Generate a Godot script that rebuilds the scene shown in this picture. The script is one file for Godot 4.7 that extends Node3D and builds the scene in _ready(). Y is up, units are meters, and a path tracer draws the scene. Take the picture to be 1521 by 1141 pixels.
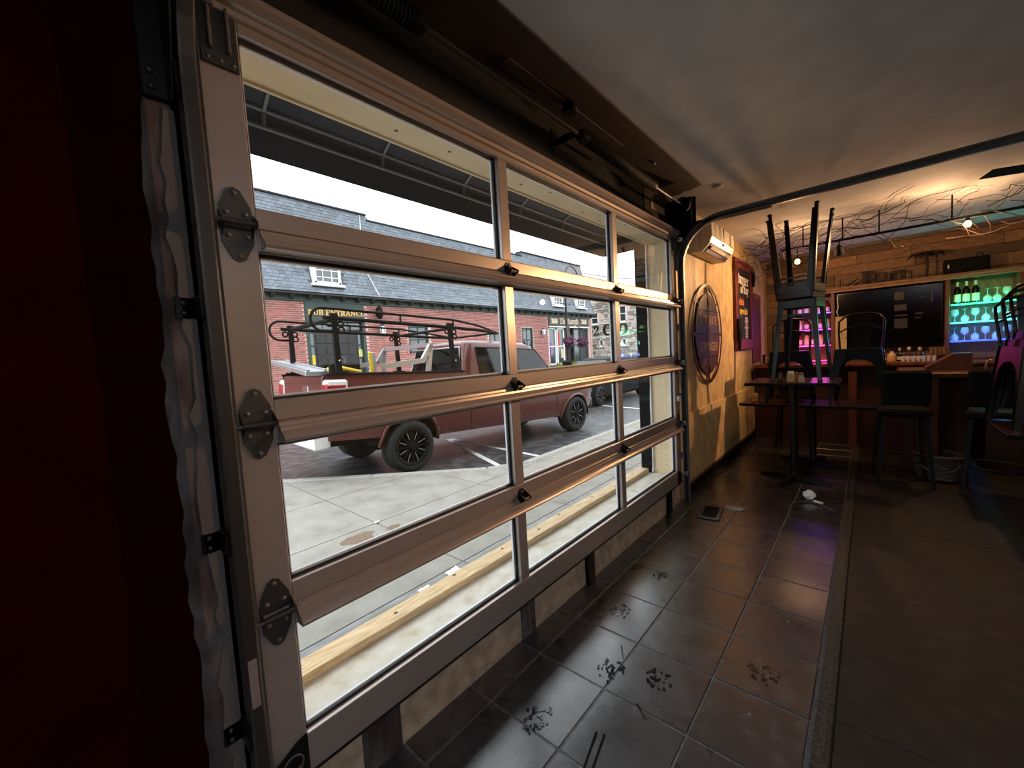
extends Node3D

# ---------------------------------------------------------------- mesh builder
class B:
	var v := PackedVector3Array()
	var n := PackedVector3Array()
	var xf := Transform3D.IDENTITY

	func tri(a: Vector3, b: Vector3, c: Vector3, na = null, nb = null, nc = null) -> void:
		# a, b, c anticlockwise seen from outside
		var A := xf * a
		var Bb := xf * b
		var C := xf * c
		var fn := (Bb - A).cross(C - A)
		if fn.length_squared() < 1e-16:
			return
		fn = fn.normalized()
		v.append(A); v.append(C); v.append(Bb)
		if na == null:
			n.append(fn); n.append(fn); n.append(fn)
		else:
			n.append((xf.basis * na).normalized()); n.append((xf.basis * nc).normalized()); n.append((xf.basis * nb).normalized())

	func quad(a: Vector3, b: Vector3, c: Vector3, d: Vector3, na = null, nb = null, nc = null, nd = null) -> void:
		tri(a, b, c, na, nb, nc)
		tri(a, c, d, na, nc, nd)

	# box by its corners, edges chamfered by e
	func bx(lo: Vector3, hi: Vector3, e := 0.0) -> B:
		var c := (lo + hi) * 0.5
		var h := (hi - lo).abs() * 0.5
		return box(c, h * 2.0, e)

	func box(c: Vector3, s: Vector3, e := 0.0, rot := Basis.IDENTITY) -> B:
		var keep := xf
		xf = xf * Transform3D(rot, c)
		var h := s * 0.5
		e = minf(e, minf(h.x, minf(h.y, h.z)) * 0.8)
		for ax in 3:
			var a1 := (ax + 1) % 3
			var a2 := (ax + 2) % 3
			for sg in [-1.0, 1.0]:
				var p := []
				for q in [[-1, -1], [1, -1], [1, 1], [-1, 1]]:
					var w := Vector3.ZERO
					w[ax] = h[ax] * sg
					w[a1] = (h[a1] - e) * q[0]
					w[a2] = (h[a2] - e) * q[1]
					p.append(w)
				if sg > 0: quad(p[0], p[1], p[2], p[3])
				else: quad(p[3], p[2], p[1], p[0])
		if e > 0:
			for ax in 3:
				var a1 := (ax + 1) % 3
				var a2 := (ax + 2) % 3
				for s1 in [-1.0, 1.0]:
					for s2 in [-1.0, 1.0]:
						var p := []
						for q in [[-1.0, 0], [1.0, 0], [1.0, 1], [-1.0, 1]]:
							var w := Vector3.ZERO
							w[ax] = (h[ax] - e) * q[0]
							w[a1] = (h[a1] - (e if q[1] == 1 else 0.0)) * s1
							w[a2] = (h[a2] - (0.0 if q[1] == 1 else e)) * s2
							p.append(w)
						if s1 * s2 > 0: quad(p[0], p[1], p[2], p[3])
						else: quad(p[3], p[2], p[1], p[0])
			for sx in [-1.0, 1.0]:
				for sy in [-1.0, 1.0]:
					for sz in [-1.0, 1.0]:
						var a := Vector3(h.x * sx, (h.y - e) * sy, (h.z - e) * sz)
						var b := Vector3((h.x - e) * sx, h.y * sy, (h.z - e) * sz)
						var d := Vector3((h.x - e) * sx, (h.y - e) * sy, h.z * sz)
						if sx * sy * sz > 0: tri(a, b, d)
						else: tri(d, b, a)
		xf = keep
		return self

	# square bar that changes width from a to b
	func bar(a: Vector3, b: Vector3, wa: Vector2, wb: Vector2, side := Vector3.RIGHT) -> B:
		var d := (b - a).normalized()
		var s := (side - d * side.dot(d)).normalized()
		var t := d.cross(s)
		var p := []
		for q in [[-1, -1], [1, -1], [1, 1], [-1, 1]]:
			p.append(a + s * wa.x * 0.5 * q[0] + t * wa.y * 0.5 * q[1])
		for q in [[-1, -1], [1, -1], [1, 1], [-1, 1]]:
			p.append(b + s * wb.x * 0.5 * q[0] + t * wb.y * 0.5 * q[1])
		for i in 4:
			var j := (i + 1) % 4
			quad(p[i], p[j], p[j + 4], p[i + 4])
		quad(p[3], p[2], p[1], p[0])
		quad(p[4], p[5], p[6], p[7])
		return self

	func tube(pts: Array, r, k := 8, closed := false) -> B:
		var m := pts.size()
		var rings := []
		var nor := []
		var up := Vector3.ZERO
		for i in m:
			var d: Vector3
			if closed: d = pts[(i + 1) % m] - pts[(i + m - 1) % m]
			else: d = pts[mini(i + 1, m - 1)] - pts[maxi(i - 1, 0)]
			d = d.normalized()
			if up == Vector3.ZERO:
				up = Vector3.UP if absf(d.y) < 0.9 else Vector3.RIGHT
			up = (up - d * up.dot(d)).normalized()
			var sd := d.cross(up)
			var rr: float = r[i] if r is Array else r
			var ring := []
			var nn := []
			for j in k:
				var a := TAU * j / k
				var o := up * cos(a) + sd * sin(a)
				nn.append(o)
				ring.append(pts[i] + o * rr)
			rings.append(ring); nor.append(nn)
		for i in (m if closed else m - 1):
			var i2 := (i + 1) % m
			for j in k:
				var j2 := (j + 1) % k
				quad(rings[i][j], rings[i][j2], rings[i2][j2], rings[i2][j], nor[i][j], nor[i][j2], nor[i2][j2], nor[i2][j])
		if not closed:
			for j in range(1, k - 1):
				tri(rings[0][0], rings[0][j + 1], rings[0][j])
				tri(rings[m - 1][0], rings[m - 1][j], rings[m - 1][j + 1])
		return self

	func cyl(a: Vector3, b: Vector3, r: float, k := 16, r2 := -1.0) -> B:
		return tube([a, b], [r, r if r2 < 0 else r2], k)

	# turn a profile of (radius, height) about an axis
	func lathe(prof: Array, k := 20, at := Vector3.ZERO, rot := Basis.IDENTITY) -> B:
		var keep := xf
		xf = xf * Transform3D(rot, at)
		var m := prof.size()
		for i in m - 1:
			var p0: Vector2 = prof[i]
			var p1: Vector2 = prof[i + 1]
			var dd := (p1 - p0)
			if dd.length() < 1e-6: continue
			var fn := Vector2(dd.y, -dd.x).normalized()
			var n0 := fn
			var n1 := fn
			if i > 0:
				var e: Vector2 = (p0 - prof[i - 1]); var f := Vector2(e.y, -e.x).normalized()
				if f.dot(fn) > 0.6: n0 = (f + fn).normalized()
			if i < m - 2:
				var e: Vector2 = (prof[i + 2] - p1); var f := Vector2(e.y, -e.x).normalized()
				if f.dot(fn) > 0.6: n1 = (f + fn).normalized()
			for j in k:
				var a := TAU * j / k
				var b := TAU * (j + 1) / k
				var ca := Vector3(cos(a), 0, -sin(a)); var cb := Vector3(cos(b), 0, -sin(b))
				var A := ca * p0.x + Vector3.UP * p0.y; var Bq := cb * p0.x + Vector3.UP * p0.y
				var C := cb * p1.x + Vector3.UP * p1.y; var D := ca * p1.x + Vector3.UP * p1.y
				var nA := ca * n0.x + Vector3.UP * n0.y; var nB := cb * n0.x + Vector3.UP * n0.y
				var nC := cb * n1.x + Vector3.UP * n1.y; var nD := ca * n1.x + Vector3.UP * n1.y
				quad(A, Bq, C, D, nA, nB, nC, nD)
		xf = keep
		return self

	func ball(c: Vector3, r: float, k := 12, s := Vector3.ONE) -> B:
		var prof := []
		for i in k / 2 + 1:
			var a := -PI / 2 + PI * i / (k / 2)
			prof.append(Vector2(cos(a) * r, sin(a) * r))
		return lathe(prof, k, c, Basis.from_scale(s))

	# polygon (x, y) pushed along z from z0 to z1; bevel e
	func prism(poly: PackedVector2Array, z0: float, z1: float, tr := Transform3D.IDENTITY, e := 0.0) -> B:
		var keep := xf
		xf = xf * tr
		var area := 0.0
		var m := poly.size()
		for i in m: area += poly[i].cross(poly[(i + 1) % m])
		var p := poly.duplicate()
		if area < 0: p.reverse()
		var q := PackedVector2Array()
		if e > 0:
			for i in m:
				var d0 := (p[i] - p[(i + m - 1) % m]).normalized(); var d1 := (p[(i + 1) % m] - p[i]).normalized()
				var inn := (Vector2(-d0.y, d0.x) + Vector2(-d1.y, d1.x)).normalized()
				q.append(p[i] + inn * e)
		else: q = p
		var t := Geometry2D.triangulate_polygon(q)
		for i in range(0, t.size(), 3):
			var a := q[t[i]]; var b := q[t[i + 1]]; var c := q[t[i + 2]]
			if (b - a).cross(c - a) < 0:
				var w := b; b = c; c = w
			tri(Vector3(a.x, a.y, z1), Vector3(b.x, b.y, z1), Vector3(c.x, c.y, z1))
			tri(Vector3(c.x, c.y, z0), Vector3(b.x, b.y, z0), Vector3(a.x, a.y, z0))
		for i in m:
			var j := (i + 1) % m
			quad(Vector3(p[i].x, p[i].y, z0 + e), Vector3(p[j].x, p[j].y, z0 + e), Vector3(p[j].x, p[j].y, z1 - e), Vector3(p[i].x, p[i].y, z1 - e))
			if e > 0:
				quad(Vector3(p[i].x, p[i].y, z1 - e), Vector3(p[j].x, p[j].y, z1 - e), Vector3(q[j].x, q[j].y, z1), Vector3(q[i].x, q[i].y, z1))
				quad(Vector3(q[i].x, q[i].y, z0), Vector3(q[j].x, q[j].y, z0), Vector3(p[j].x, p[j].y, z0 + e), Vector3(p[i].x, p[i].y, z0 + e))
		xf = keep
		return self

	# profile (across, sideways) swept along a path that lies in a plane whose normal is side
	func sweep(path: Array, prof: Array, side: Vector3) -> B:
		var m := path.size()
		var k := prof.size()
		var rings := []
		for i in m:
			var d: Vector3 = (path[mini(i + 1, m - 1)] - path[maxi(i - 1, 0)]).normalized()
			var ac := side.cross(d).normalized()
			var ring := []
			for q in prof: ring.append(path[i] + ac * q.x + side * q.y)
			rings.append(ring)
		for i in m - 1:
			for j in k:
				var j2 := (j + 1) % k
				quad(rings[i][j2], rings[i][j], rings[i + 1][j], rings[i + 1][j2])
		var pp := PackedVector2Array()
		for q in prof: pp.append(q)
		var t := Geometry2D.triangulate_polygon(pp)
		for i in range(0, t.size(), 3):
			tri(rings[0][t[i]], rings[0][t[i + 1]], rings[0][t[i + 2]])
			tri(rings[m - 1][t[i + 2]], rings[m - 1][t[i + 1]], rings[m - 1][t[i]])
		return self

	# grid of points with smooth normals; flip turns it over
	func grid(g: Array, flip := false, skip = null) -> B:
		var m := g.size()
		var k: int = g[0].size()
		var nn := []
		for i in m:
			var row := []
			for j in k:
				var du: Vector3 = g[mini(i + 1, m - 1)][j] - g[maxi(i - 1, 0)][j]
				var dv: Vector3 = g[i][mini(j + 1, k - 1)] - g[i][maxi(j - 1, 0)]
				var q := du.cross(dv)
				if q.length() < 1e-9: q = Vector3.UP
				row.append((-q if flip else q).normalized())
			nn.append(row)
		for i in m - 1:
			for j in k - 1:
				if skip != null and skip[i][j]: continue
				if flip: quad(g[i][j], g[i][j + 1], g[i + 1][j + 1], g[i + 1][j], nn[i][j], nn[i][j + 1], nn[i + 1][j + 1], nn[i + 1][j])
				else: quad(g[i][j], g[i + 1][j], g[i + 1][j + 1], g[i][j + 1], nn[i][j], nn[i + 1][j], nn[i + 1][j + 1], nn[i][j + 1])
		return self

	# closed rings joined by flat-shaded or smooth walls; caps are fans
	func rings(rs: Array, smooth := true) -> B:
		var m := rs.size()
		var k: int = rs[0].size()
		var nn := []
		for i in m:
			var row := []
			for j in k:
				var du: Vector3 = rs[mini(i + 1, m - 1)][j] - rs[maxi(i - 1, 0)][j]
				var dv: Vector3 = rs[i][(j + 1) % k] - rs[i][(j + k - 1) % k]
				var q := dv.cross(du)
				row.append(q.normalized() if q.length() > 1e-9 else Vector3.UP)
			nn.append(row)
		for i in m - 1:
			for j in k:
				var j2 := (j + 1) % k
				if smooth: quad(rs[i][j], rs[i][j2], rs[i + 1][j2], rs[i + 1][j], nn[i][j], nn[i][j2], nn[i + 1][j2], nn[i + 1][j])
				else: quad(rs[i][j], rs[i][j2], rs[i + 1][j2], rs[i + 1][j])
		for w in [0, m - 1]:
			var c := Vector3.ZERO
			for q in rs[w]: c += q
			c /= k
			for j in k:
				if w == 0: tri(c, rs[w][(j + 1) % k], rs[w][j])
				else: tri(c, rs[w][j], rs[w][(j + 1) % k])
		return self

	func mesh() -> ArrayMesh:
		var a := []
		a.resize(Mesh.ARRAY_MAX)
		a[Mesh.ARRAY_VERTEX] = v
		a[Mesh.ARRAY_NORMAL] = n
		var m := ArrayMesh.new()
		m.add_surface_from_arrays(Mesh.PRIMITIVE_TRIANGLES, a)
		return m

# ---------------------------------------------------------------- scene helpers
var rng := RandomNumberGenerator.new()
var M := {}
var names := {}

func numbered(called: String) -> String:
	var k: int = names.get(called, 0)
	names[called] = k + 1
	return called if k == 0 else "%s_%03d" % [called, k]

func tag(o: Node, label: String, category: String, group := "") -> Node:
	o.set_meta("label", label)
	o.set_meta("category", category)
	if group != "": o.set_meta("group", group)
	return o

func thing(called: String, label: String, category: String, at := Vector3.ZERO, turn := 0.0, group := "") -> Node3D:
	var o := Node3D.new()
	o.name = numbered(called)
	add_child(o)
	o.position = at
	o.rotation.y = turn
	tag(o, label, category, group)
	return o

func part(called: String, b, m: Material, parent: Node, at := Vector3.ZERO) -> MeshInstance3D:
	var o := MeshInstance3D.new()
	o.name = called
	o.mesh = b.mesh() if b is B else b
	o.material_override = m
	o.position = at
	parent.add_child(o, true)
	return o

func one(called: String, b, m: Material, label: String, category: String, group := "", at := Vector3.ZERO) -> MeshInstance3D:
	var o := MeshInstance3D.new()
	o.name = numbered(called)
	o.mesh = b.mesh() if b is B else b
	o.material_override = m
	o.position = at
	add_child(o)
	tag(o, label, category, group)
	return o

func struct(called: String, b, m: Material, label: String, category: String) -> MeshInstance3D:
	var o := one(called, b, m, label, category)
	o.set_meta("kind", "structure")
	return o

func copy(o: Node3D, label: String, group := "") -> Node3D:
	var c: Node3D = o.duplicate()
	c.name = numbered(String(o.name).rstrip("0123456789").trim_suffix("_"))
	add_child(c)
	c.set_meta("label", label)
	if group != "": c.set_meta("group", group)
	return c

func many(called: String, mesh: Mesh, m: Material, list: Array, parent: Node, cols = null) -> MultiMeshInstance3D:
	var mm := MultiMesh.new()
	mm.transform_format = MultiMesh.TRANSFORM_3D
	mm.use_colors = cols != null
	mm.mesh = mesh
	mm.instance_count = list.size()
	for i in list.size():
		mm.set_instance_transform(i, list[i])
		if cols != null: mm.set_instance_color(i, cols[i])
	var o := MultiMeshInstance3D.new()
	o.name = called
	o.multimesh = mm
	o.material_override = m
	o.set_meta("kind", "stuff")
	parent.add_child(o, true)
	return o

func words(parent: Node, called: String, s: String, size: float, m: Material, at: Vector3, yaw := 0.0, depth := 0.004, font := "Droid Serif", weight := 700, tilt := 0.0) -> MeshInstance3D:
	var t := TextMesh.new()
	var f := SystemFont.new()
	f.font_names = PackedStringArray([font])
	f.font_weight = weight
	t.font = f
	t.text = s
	t.font_size = 48
	t.pixel_size = size / 48.0
	t.depth = depth
	var o := MeshInstance3D.new()
	o.name = called
	o.mesh = t
	o.material_override = m
	o.position = at
	o.rotation = Vector3(0, yaw, tilt)
	parent.add_child(o, true)
	return o

func flat(c: Color, rough := 0.6, metal := 0.0) -> StandardMaterial3D:
	var m := StandardMaterial3D.new()
	m.albedo_color = c
	m.roughness = rough
	m.metallic = metal
	return m

# two-tone noise, optional relief, laid in world space
func noisy(stops: Array, cols: Array, rough: float, scale: Vector3, freq := 0.02, bump := 0.0, metal := 0.0, sd := 1, oct := 5, size := 512, kind := FastNoiseLite.TYPE_SIMPLEX_SMOOTH) -> StandardMaterial3D:
	var m := flat(Color.WHITE, rough, metal)
	var nz := FastNoiseLite.new()
	nz.seed = sd
	nz.noise_type = kind
	nz.frequency = freq
	nz.fractal_octaves = oct
	var g := Gradient.new()
	g.offsets = PackedFloat32Array(stops)
	g.colors = PackedColorArray(cols)
	var t := NoiseTexture2D.new()
	t.width = size; t.height = size
	t.seamless = true
	t.noise = nz
	t.color_ramp = g
	m.albedo_texture = t
	m.uv1_triplanar = true
	m.uv1_world_triplanar = true
	m.uv1_scale = scale
	if bump > 0.0:
		var t2 := NoiseTexture2D.new()
		t2.width = size; t2.height = size
		t2.seamless = true
		t2.noise = nz
		t2.as_normal_map = true
		t2.bump_strength = bump
		m.normal_enabled = true
		m.normal_texture = t2
	return m

func glow(c: Color, e: float) -> StandardMaterial3D:
	var m := flat(c, 0.5)
	m.emission_enabled = true
	m.emission = c
	m.emission_energy_multiplier = e
	return m

func glass(c: Color, a: float, rough := 0.02) -> StandardMaterial3D:
	var m := flat(Color(c.r, c.g, c.b, a), rough)
	m.transparency = BaseMaterial3D.TRANSPARENCY_ALPHA
	m.metallic_specular = 0.5
	return m

func V(x, y, z) -> Vector3: return Vector3(x, y, z)

func beam(at: Vector3, to: Vector3, c: Color, e: float, angle: float, parent: Node3D, soft := 0.6) -> void:
	# a spot at parent-local at, aimed at the world point to
	var l := SpotLight3D.new()
	l.name = numbered("spot_light")
	l.light_color = c
	l.light_energy = e
	l.spot_range = 14.0
	l.spot_attenuation = 2.0
	l.spot_angle = angle
	l.spot_angle_attenuation = soft
	l.light_size = 0.04 if angle < 60.0 else 0.3
	l.shadow_enabled = true
	parent.add_child(l, true)
	var d := (to - (parent.position + at)).normalized()
	l.transform = Transform3D(Basis.looking_at(d, Vector3.UP if absf(d.y) < 0.95 else Vector3.RIGHT), at)

func omni(at: Vector3, c: Color, e: float, size := 0.04, parent: Node = null) -> void:
	var l := OmniLight3D.new()
	l.name = numbered("lamp_light")
	l.light_color = c
	l.light_energy = e
	l.omni_range = 14.0
	l.omni_attenuation = 2.0
	l.light_size = size
	l.shadow_enabled = true
	l.position = at
	(self if parent == null else parent).add_child(l, true)

# ---------------------------------------------------------------- the scene
func _ready() -> void:
	rng.seed = 7
	# camera
	var cam := Camera3D.new()
	cam.name = "camera"
	cam.fov = 87.267
	cam.near = 0.02
	cam.far = 400.0
	cam.position = V(1.345, 1.52, 0)
	cam.rotation = Vector3(-0.06909, 0.72816, -0.05794)
	add_child(cam)
	cam.current = true
	# overcast sky, brighter overhead than at the horizon
	var we := WorldEnvironment.new()
	we.name = "environment"
	var env := Environment.new()
	var sky := Sky.new()
	var pm := ProceduralSkyMaterial.new()
	pm.sky_horizon_color = Color(0.855, 0.895, 0.915)
	pm.sky_top_color = Color(0.94, 0.965, 0.98)
	pm.sky_curve = 0.35
	pm.ground_bottom_color = Color(0.30, 0.30, 0.30)
	pm.ground_horizon_color = Color(0.45, 0.46, 0.47)
	pm.sun_angle_max = 0.0
	pm.sky_energy_multiplier = SKY
	sky.sky_material = pm
	env.background_mode = Environment.BG_SKY
	env.sky = sky
	env.tonemap_mode = Environment.TONE_MAPPER_LINEAR
	env.tonemap_exposure = 1.0
	env.sdfgi_enabled = true
	env.ssao_enabled = true
	env.ssil_enabled = true
	we.environment = env
	add_child(we)
	materials()
	room()
	garage_door()
	door_hardware()
	street_opening()
	street()
	pub()
	stone_house()
	street_furniture()
	truck()
	parked_car()
	wall_things()
	bar()
	ceiling_things()
	furniture()
	floor_things()

const SKY := 2.0

func materials() -> void:
	M.frame = flat(Color(0.62, 0.57, 0.55), 0.30, 0.4)
	M.rubber = flat(Color(0.035, 0.035, 0.04), 0.6)
	M.pane = glass(Color(0.45, 0.5, 0.48), 0.03, 0.0)
	M.steel = flat(Color(0.30, 0.29, 0.28), 0.42, 0.75)
	M.dark_steel = flat(Color(0.10, 0.10, 0.105), 0.42, 0.6)
	M.galv = noisy([0.3, 0.7], [Color(0.34, 0.335, 0.34), Color(0.38, 0.375, 0.38)], 0.5, V(6, 6, 6), 0.03, 0.0, 0.3, 3)
	M.chrome = flat(Color(0.75, 0.75, 0.77), 0.15, 1.0)
	M.alu = flat(Color(0.74, 0.75, 0.77), 0.35, 0.8)
	M.black = flat(Color(0.02, 0.02, 0.022), 0.7); M.black.metallic_specular = 0.3
	M.gloss_black = flat(Color(0.018, 0.018, 0.02), 0.22, 0.2)
	M.chair = flat(Color(0.028, 0.027, 0.028), 0.28, 0.4)
	M.header = noisy([0.35, 0.7], [Color(0.014, 0.015, 0.018), Color(0.028, 0.027, 0.03)], 0.9, V(1, 1, 1), 0.02, 0.0, 0.0, 5)
	M.red_wall = noisy([0.2, 0.8], [Color(0.125, 0.018, 0.02), Color(0.155, 0.026, 0.026)], 0.95, V(1, 1, 1), 0.01, 0.0, 0.0, 6)
	M.red_wall.metallic_specular = 0.05
	M.plaster = noisy([0.2, 0.45, 0.7, 0.9], [Color(0.20, 0.145, 0.145), Color(0.29, 0.25, 0.25), Color(0.37, 0.345, 0.345), Color(0.26, 0.205, 0.205)], 0.85, V(0.9, 0.35, 0.9), 0.016, 1.0, 0.0, 8)
	M.cream_wall = noisy([0.2, 0.5, 0.85], [Color(0.70, 0.58, 0.40), Color(0.78, 0.66, 0.47), Color(0.83, 0.72, 0.54)], 0.7, V(0.7, 0.4, 0.7), 0.02, 0.6, 0.0, 9)
	M.knee = noisy([0.2, 0.8], [Color(0.62, 0.53, 0.45), Color(0.74, 0.65, 0.56)], 0.7, V(0.8, 0.8, 0.8), 0.02, 0.4, 0.0, 10)
	M.ceiling = noisy([0.2, 0.8], [Color(0.71, 0.72, 0.74), Color(0.75, 0.76, 0.78)], 0.9, V(0.6, 0.6, 0.6), 0.01, 0.5, 0.0, 11)
	M.bulkhead = noisy([0.2, 0.8], [Color(0.16, 0.085, 0.07), Color(0.20, 0.11, 0.09)], 0.7, V(1, 1, 1), 0.01, 0.0, 0.0, 12)
	M.patch = flat(Color(0.26, 0.20, 0.195), 0.6)
	M.grout = noisy([0.3, 0.7], [Color(0.36, 0.345, 0.335), Color(0.46, 0.445, 0.43)], 0.75, V(2, 2, 2), 0.02, 0.5, 0.0, 13)
	for i in 3:
		M["tile%d" % i] = noisy([0.2, 0.5, 0.68, 0.85], [Color(0.135, 0.138, 0.155), Color(0.168, 0.17, 0.19), Color(0.19, 0.192, 0.208), Color(0.28, 0.28, 0.29)], 0.34, V(0.6, 0.6, 0.6), 0.014, 0.2, 0.0, 20 + i, 7, 1024)
		M["tile%d" % i].metallic_specular = 0.9
		var r := NoiseTexture2D.new()
		r.width = 512; r.height = 512; r.seamless = true
		var nz := FastNoiseLite.new(); nz.seed = 77 + i; nz.frequency = 0.012; nz.fractal_octaves = 6
		r.noise = nz
		var g := Gradient.new(); g.offsets = PackedFloat32Array([0.2, 0.75]); g.colors = PackedColorArray([Color(0.70, 0.70, 0.70), Color(1, 1, 1)])
		r.color_ramp = g
		M["tile%d" % i].roughness_texture = r
		M["tile%d" % i].roughness = 0.35
		M["tile%d" % i].clearcoat_enabled = true
		M["tile%d" % i].clearcoat = 1.0
		M["tile%d" % i].clearcoat_roughness = 0.28
	M.board_floor = noisy([0.2, 0.55, 0.85], [Color(0.10, 0.07, 0.058), Color(0.135, 0.10, 0.085), Color(0.19, 0.15, 0.13)], 0.6, V(0.7, 0.7, 0.7), 0.02, 0.5, 0.0, 24, 6)
	M.strip = noisy([0.3, 0.7], [Color(0.15, 0.135, 0.12), Color(0.30, 0.28, 0.26)], 0.55, V(3, 3, 3), 0.03, 0.6, 0.1, 25)
	M.pine = noisy([0.2, 0.5, 0.8], [Color(0.74, 0.62, 0.45), Color(0.82, 0.71, 0.54), Color(0.87, 0.78, 0.63)], 0.65, V(7, 7, 0.5), 0.02, 0.6, 0.0, 26)
	M.soffit = noisy([0.1, 0.4, 0.8], [Color(0.83, 0.745, 0.59), Color(0.865, 0.785, 0.635), Color(0.885, 0.81, 0.67)], 0.7, V(0.6, 0.3, 0.3), 0.012, 0.0, 0.0, 27)
	M.sill = noisy([0.1, 0.35, 0.6, 0.85], [Color(0.74, 0.69, 0.59), Color(0.80, 0.775, 0.715), Color(0.825, 0.805, 0.755), Color(0.86, 0.845, 0.81)], 0.8, V(0.6, 0.6, 0.5), 0.012, 0.0, 0.0, 28, 7, 1024)
	M.knot = flat(Color(0.36, 0.24, 0.13), 0.7)
	M.white_vinyl = flat(Color(0.86, 0.87, 0.89), 0.4)
	M.concrete = noisy([0.15, 0.4, 0.65, 0.9], [Color(0.49, 0.475, 0.435), Color(0.535, 0.52, 0.485), Color(0.55, 0.54, 0.505), Color(0.575, 0.565, 0.535)], 0.75, V(0.22, 0.22, 0.22), 0.012, 0.0, 0.0, 30, 7, 1024)
	M.concrete_dark = noisy([0.15, 0.5, 0.85], [Color(0.43, 0.43, 0.42), Color(0.50, 0.50, 0.495), Color(0.55, 0.55, 0.54)], 0.6, V(0.9, 0.3, 0.25), 0.015, 0.0, 0.0, 31, 7, 1024)
	M.stain = noisy([0.3, 0.7], [Color(0.36, 0.27, 0.20), Color(0.54, 0.48, 0.42)], 0.9, V(5, 5, 5), 0.03, 0.0, 0.0, 80)
	M.curb = noisy([0.2, 0.8], [Color(0.52, 0.51, 0.49), Color(0.66, 0.65, 0.63)], 0.8, V(2, 2, 2), 0.02, 0.4, 0.0, 32)
	M.asphalt = noisy([0.2, 0.5, 0.8], [Color(0.19, 0.19, 0.195), Color(0.26, 0.26, 0.265), Color(0.36, 0.36, 0.37)], 0.36, V(0.35, 0.35, 0.35), 0.02, 0.6, 0.0, 33, 7)
	M.road_paint = noisy([0.25, 0.5], [Color(0.55, 0.55, 0.54), Color(0.85, 0.85, 0.84)], 0.7, V(2, 2, 2), 0.03, 0.0, 0.0, 34)
	M.awning = noisy([0.2, 0.8], [Color(0.20, 0.21, 0.26), Color(0.23, 0.24, 0.29)], 0.8, V(2, 2, 2), 0.02, 0.0, 0.0, 35)
	M.awning_end = flat(Color(0.24, 0.18, 0.155), 0.8)
	M.awning_end.backlight_enabled = true
	M.awning_end.backlight = Color(0.20, 0.13, 0.10)
	M.awning_tube = flat(Color(0.52, 0.53, 0.55), 0.4, 0.4)
	M.mortar = flat(Color(0.84, 0.74, 0.70), 0.9)
	M.brick = flat(Color.WHITE, 0.85); M.brick.vertex_color_use_as_albedo = true
	M.slate = flat(Color.WHITE, 0.6); M.slate.vertex_color_use_as_albedo = true
	M.under_slate = flat(Color(0.28, 0.30, 0.33), 0.8)
	M.green_trim = flat(Color(0.17, 0.24, 0.22), 0.6)
	M.green_dark = flat(Color(0.11, 0.165, 0.15), 0.5)
	M.door_black = flat(Color(0.085, 0.08, 0.085), 0.4)
	M.white_paint = flat(Color(0.88, 0.88, 0.87), 0.5)
	M.window_glass = flat(Color(0.20, 0.22, 0.24), 0.06, 0.0); M.window_glass.metallic_specular = 0.8
	M.gold = flat(Color(0.90, 0.68, 0.36), 0.5)
	M.cream_letter = flat(Color(0.93, 0.84, 0.72), 0.6)
	M.shop_board = flat(Color(0.185, 0.165, 0.155), 0.5)
	M.stone = flat(Color.WHITE, 0.9); M.stone.vertex_color_use_as_albedo = true
	M.iron = flat(Color(0.09, 0.095, 0.10), 0.5, 0.3)
	M.paint = noisy([0.2, 0.8], [Color(0.33, 0.135, 0.11), Color(0.37, 0.158, 0.13)], 0.32, V(0.8, 0.8, 0.8), 0.01, 0.0, 0.1, 36)
	M.paint.clearcoat_enabled = true; M.paint.clearcoat = 0.35; M.paint.clearcoat_roughness = 0.08
	M.car_glass = flat(Color(0.045, 0.05, 0.055), 0.05); M.car_glass.metallic_specular = 0.4
	M.clear_glass = glass(Color(0.6, 0.68, 0.68), 0.35)
	M.tyre = noisy([0.3, 0.7], [Color(0.06, 0.06, 0.063), Color(0.09, 0.09, 0.092)], 0.75, V(6, 6, 6), 0.03, 0.4, 0.0, 37)
	M.red_lens = flat(Color(0.62, 0.06, 0.09), 0.15)
	M.yellow = flat(Color(0.86, 0.72, 0.13), 0.5)
	M.car_black = flat(Color(0.03, 0.033, 0.04), 0.45); M.car_black.metallic_specular = 0.2
	M.sign_metal = noisy([0.2, 0.8], [Color(0.20, 0.125, 0.115), Color(0.27, 0.175, 0.155)], 0.5, V(3, 3, 3), 0.02, 0.5, 0.2, 38)
	M.letter_cut = flat(Color(0.66, 0.50, 0.36), 0.5)
	M.frame_red = noisy([0.2, 0.8], [Color(0.33, 0.11, 0.06), Color(0.44, 0.17, 0.09)], 0.5, V(8, 0.8, 8), 0.03, 0.3, 0.0, 39)
	M.chalkboard = noisy([0.2, 0.8], [Color(0.055, 0.05, 0.05), Color(0.095, 0.085, 0.085)], 0.7, V(2, 2, 2), 0.02, 0.0, 0.0, 40)
	M.chalk = flat(Color(0.93, 0.90, 0.86), 0.9)
	M.chalk_yellow = flat(Color(0.92, 0.80, 0.30), 0.9)
	M.chalk_orange = flat(Color(0.92, 0.52, 0.25), 0.9)
	M.ac = flat(Color(0.86, 0.82, 0.74), 0.45)
	M.ac_dark = flat(Color(0.12, 0.11, 0.11), 0.6)
	for i in 4:
		var k := 1.0 - 0.13 * i
		M["plank%d" % i] = noisy([0.2, 0.5, 0.8], [Color(0.46 * k, 0.33 * k, 0.22 * k), Color(0.60 * k, 0.45 * k, 0.31 * k), Color(0.68 * k, 0.53 * k, 0.38 * k)], 0.65, V(0.7, 8, 8), 0.02, 0.6, 0.0, 50 + i)
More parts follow.
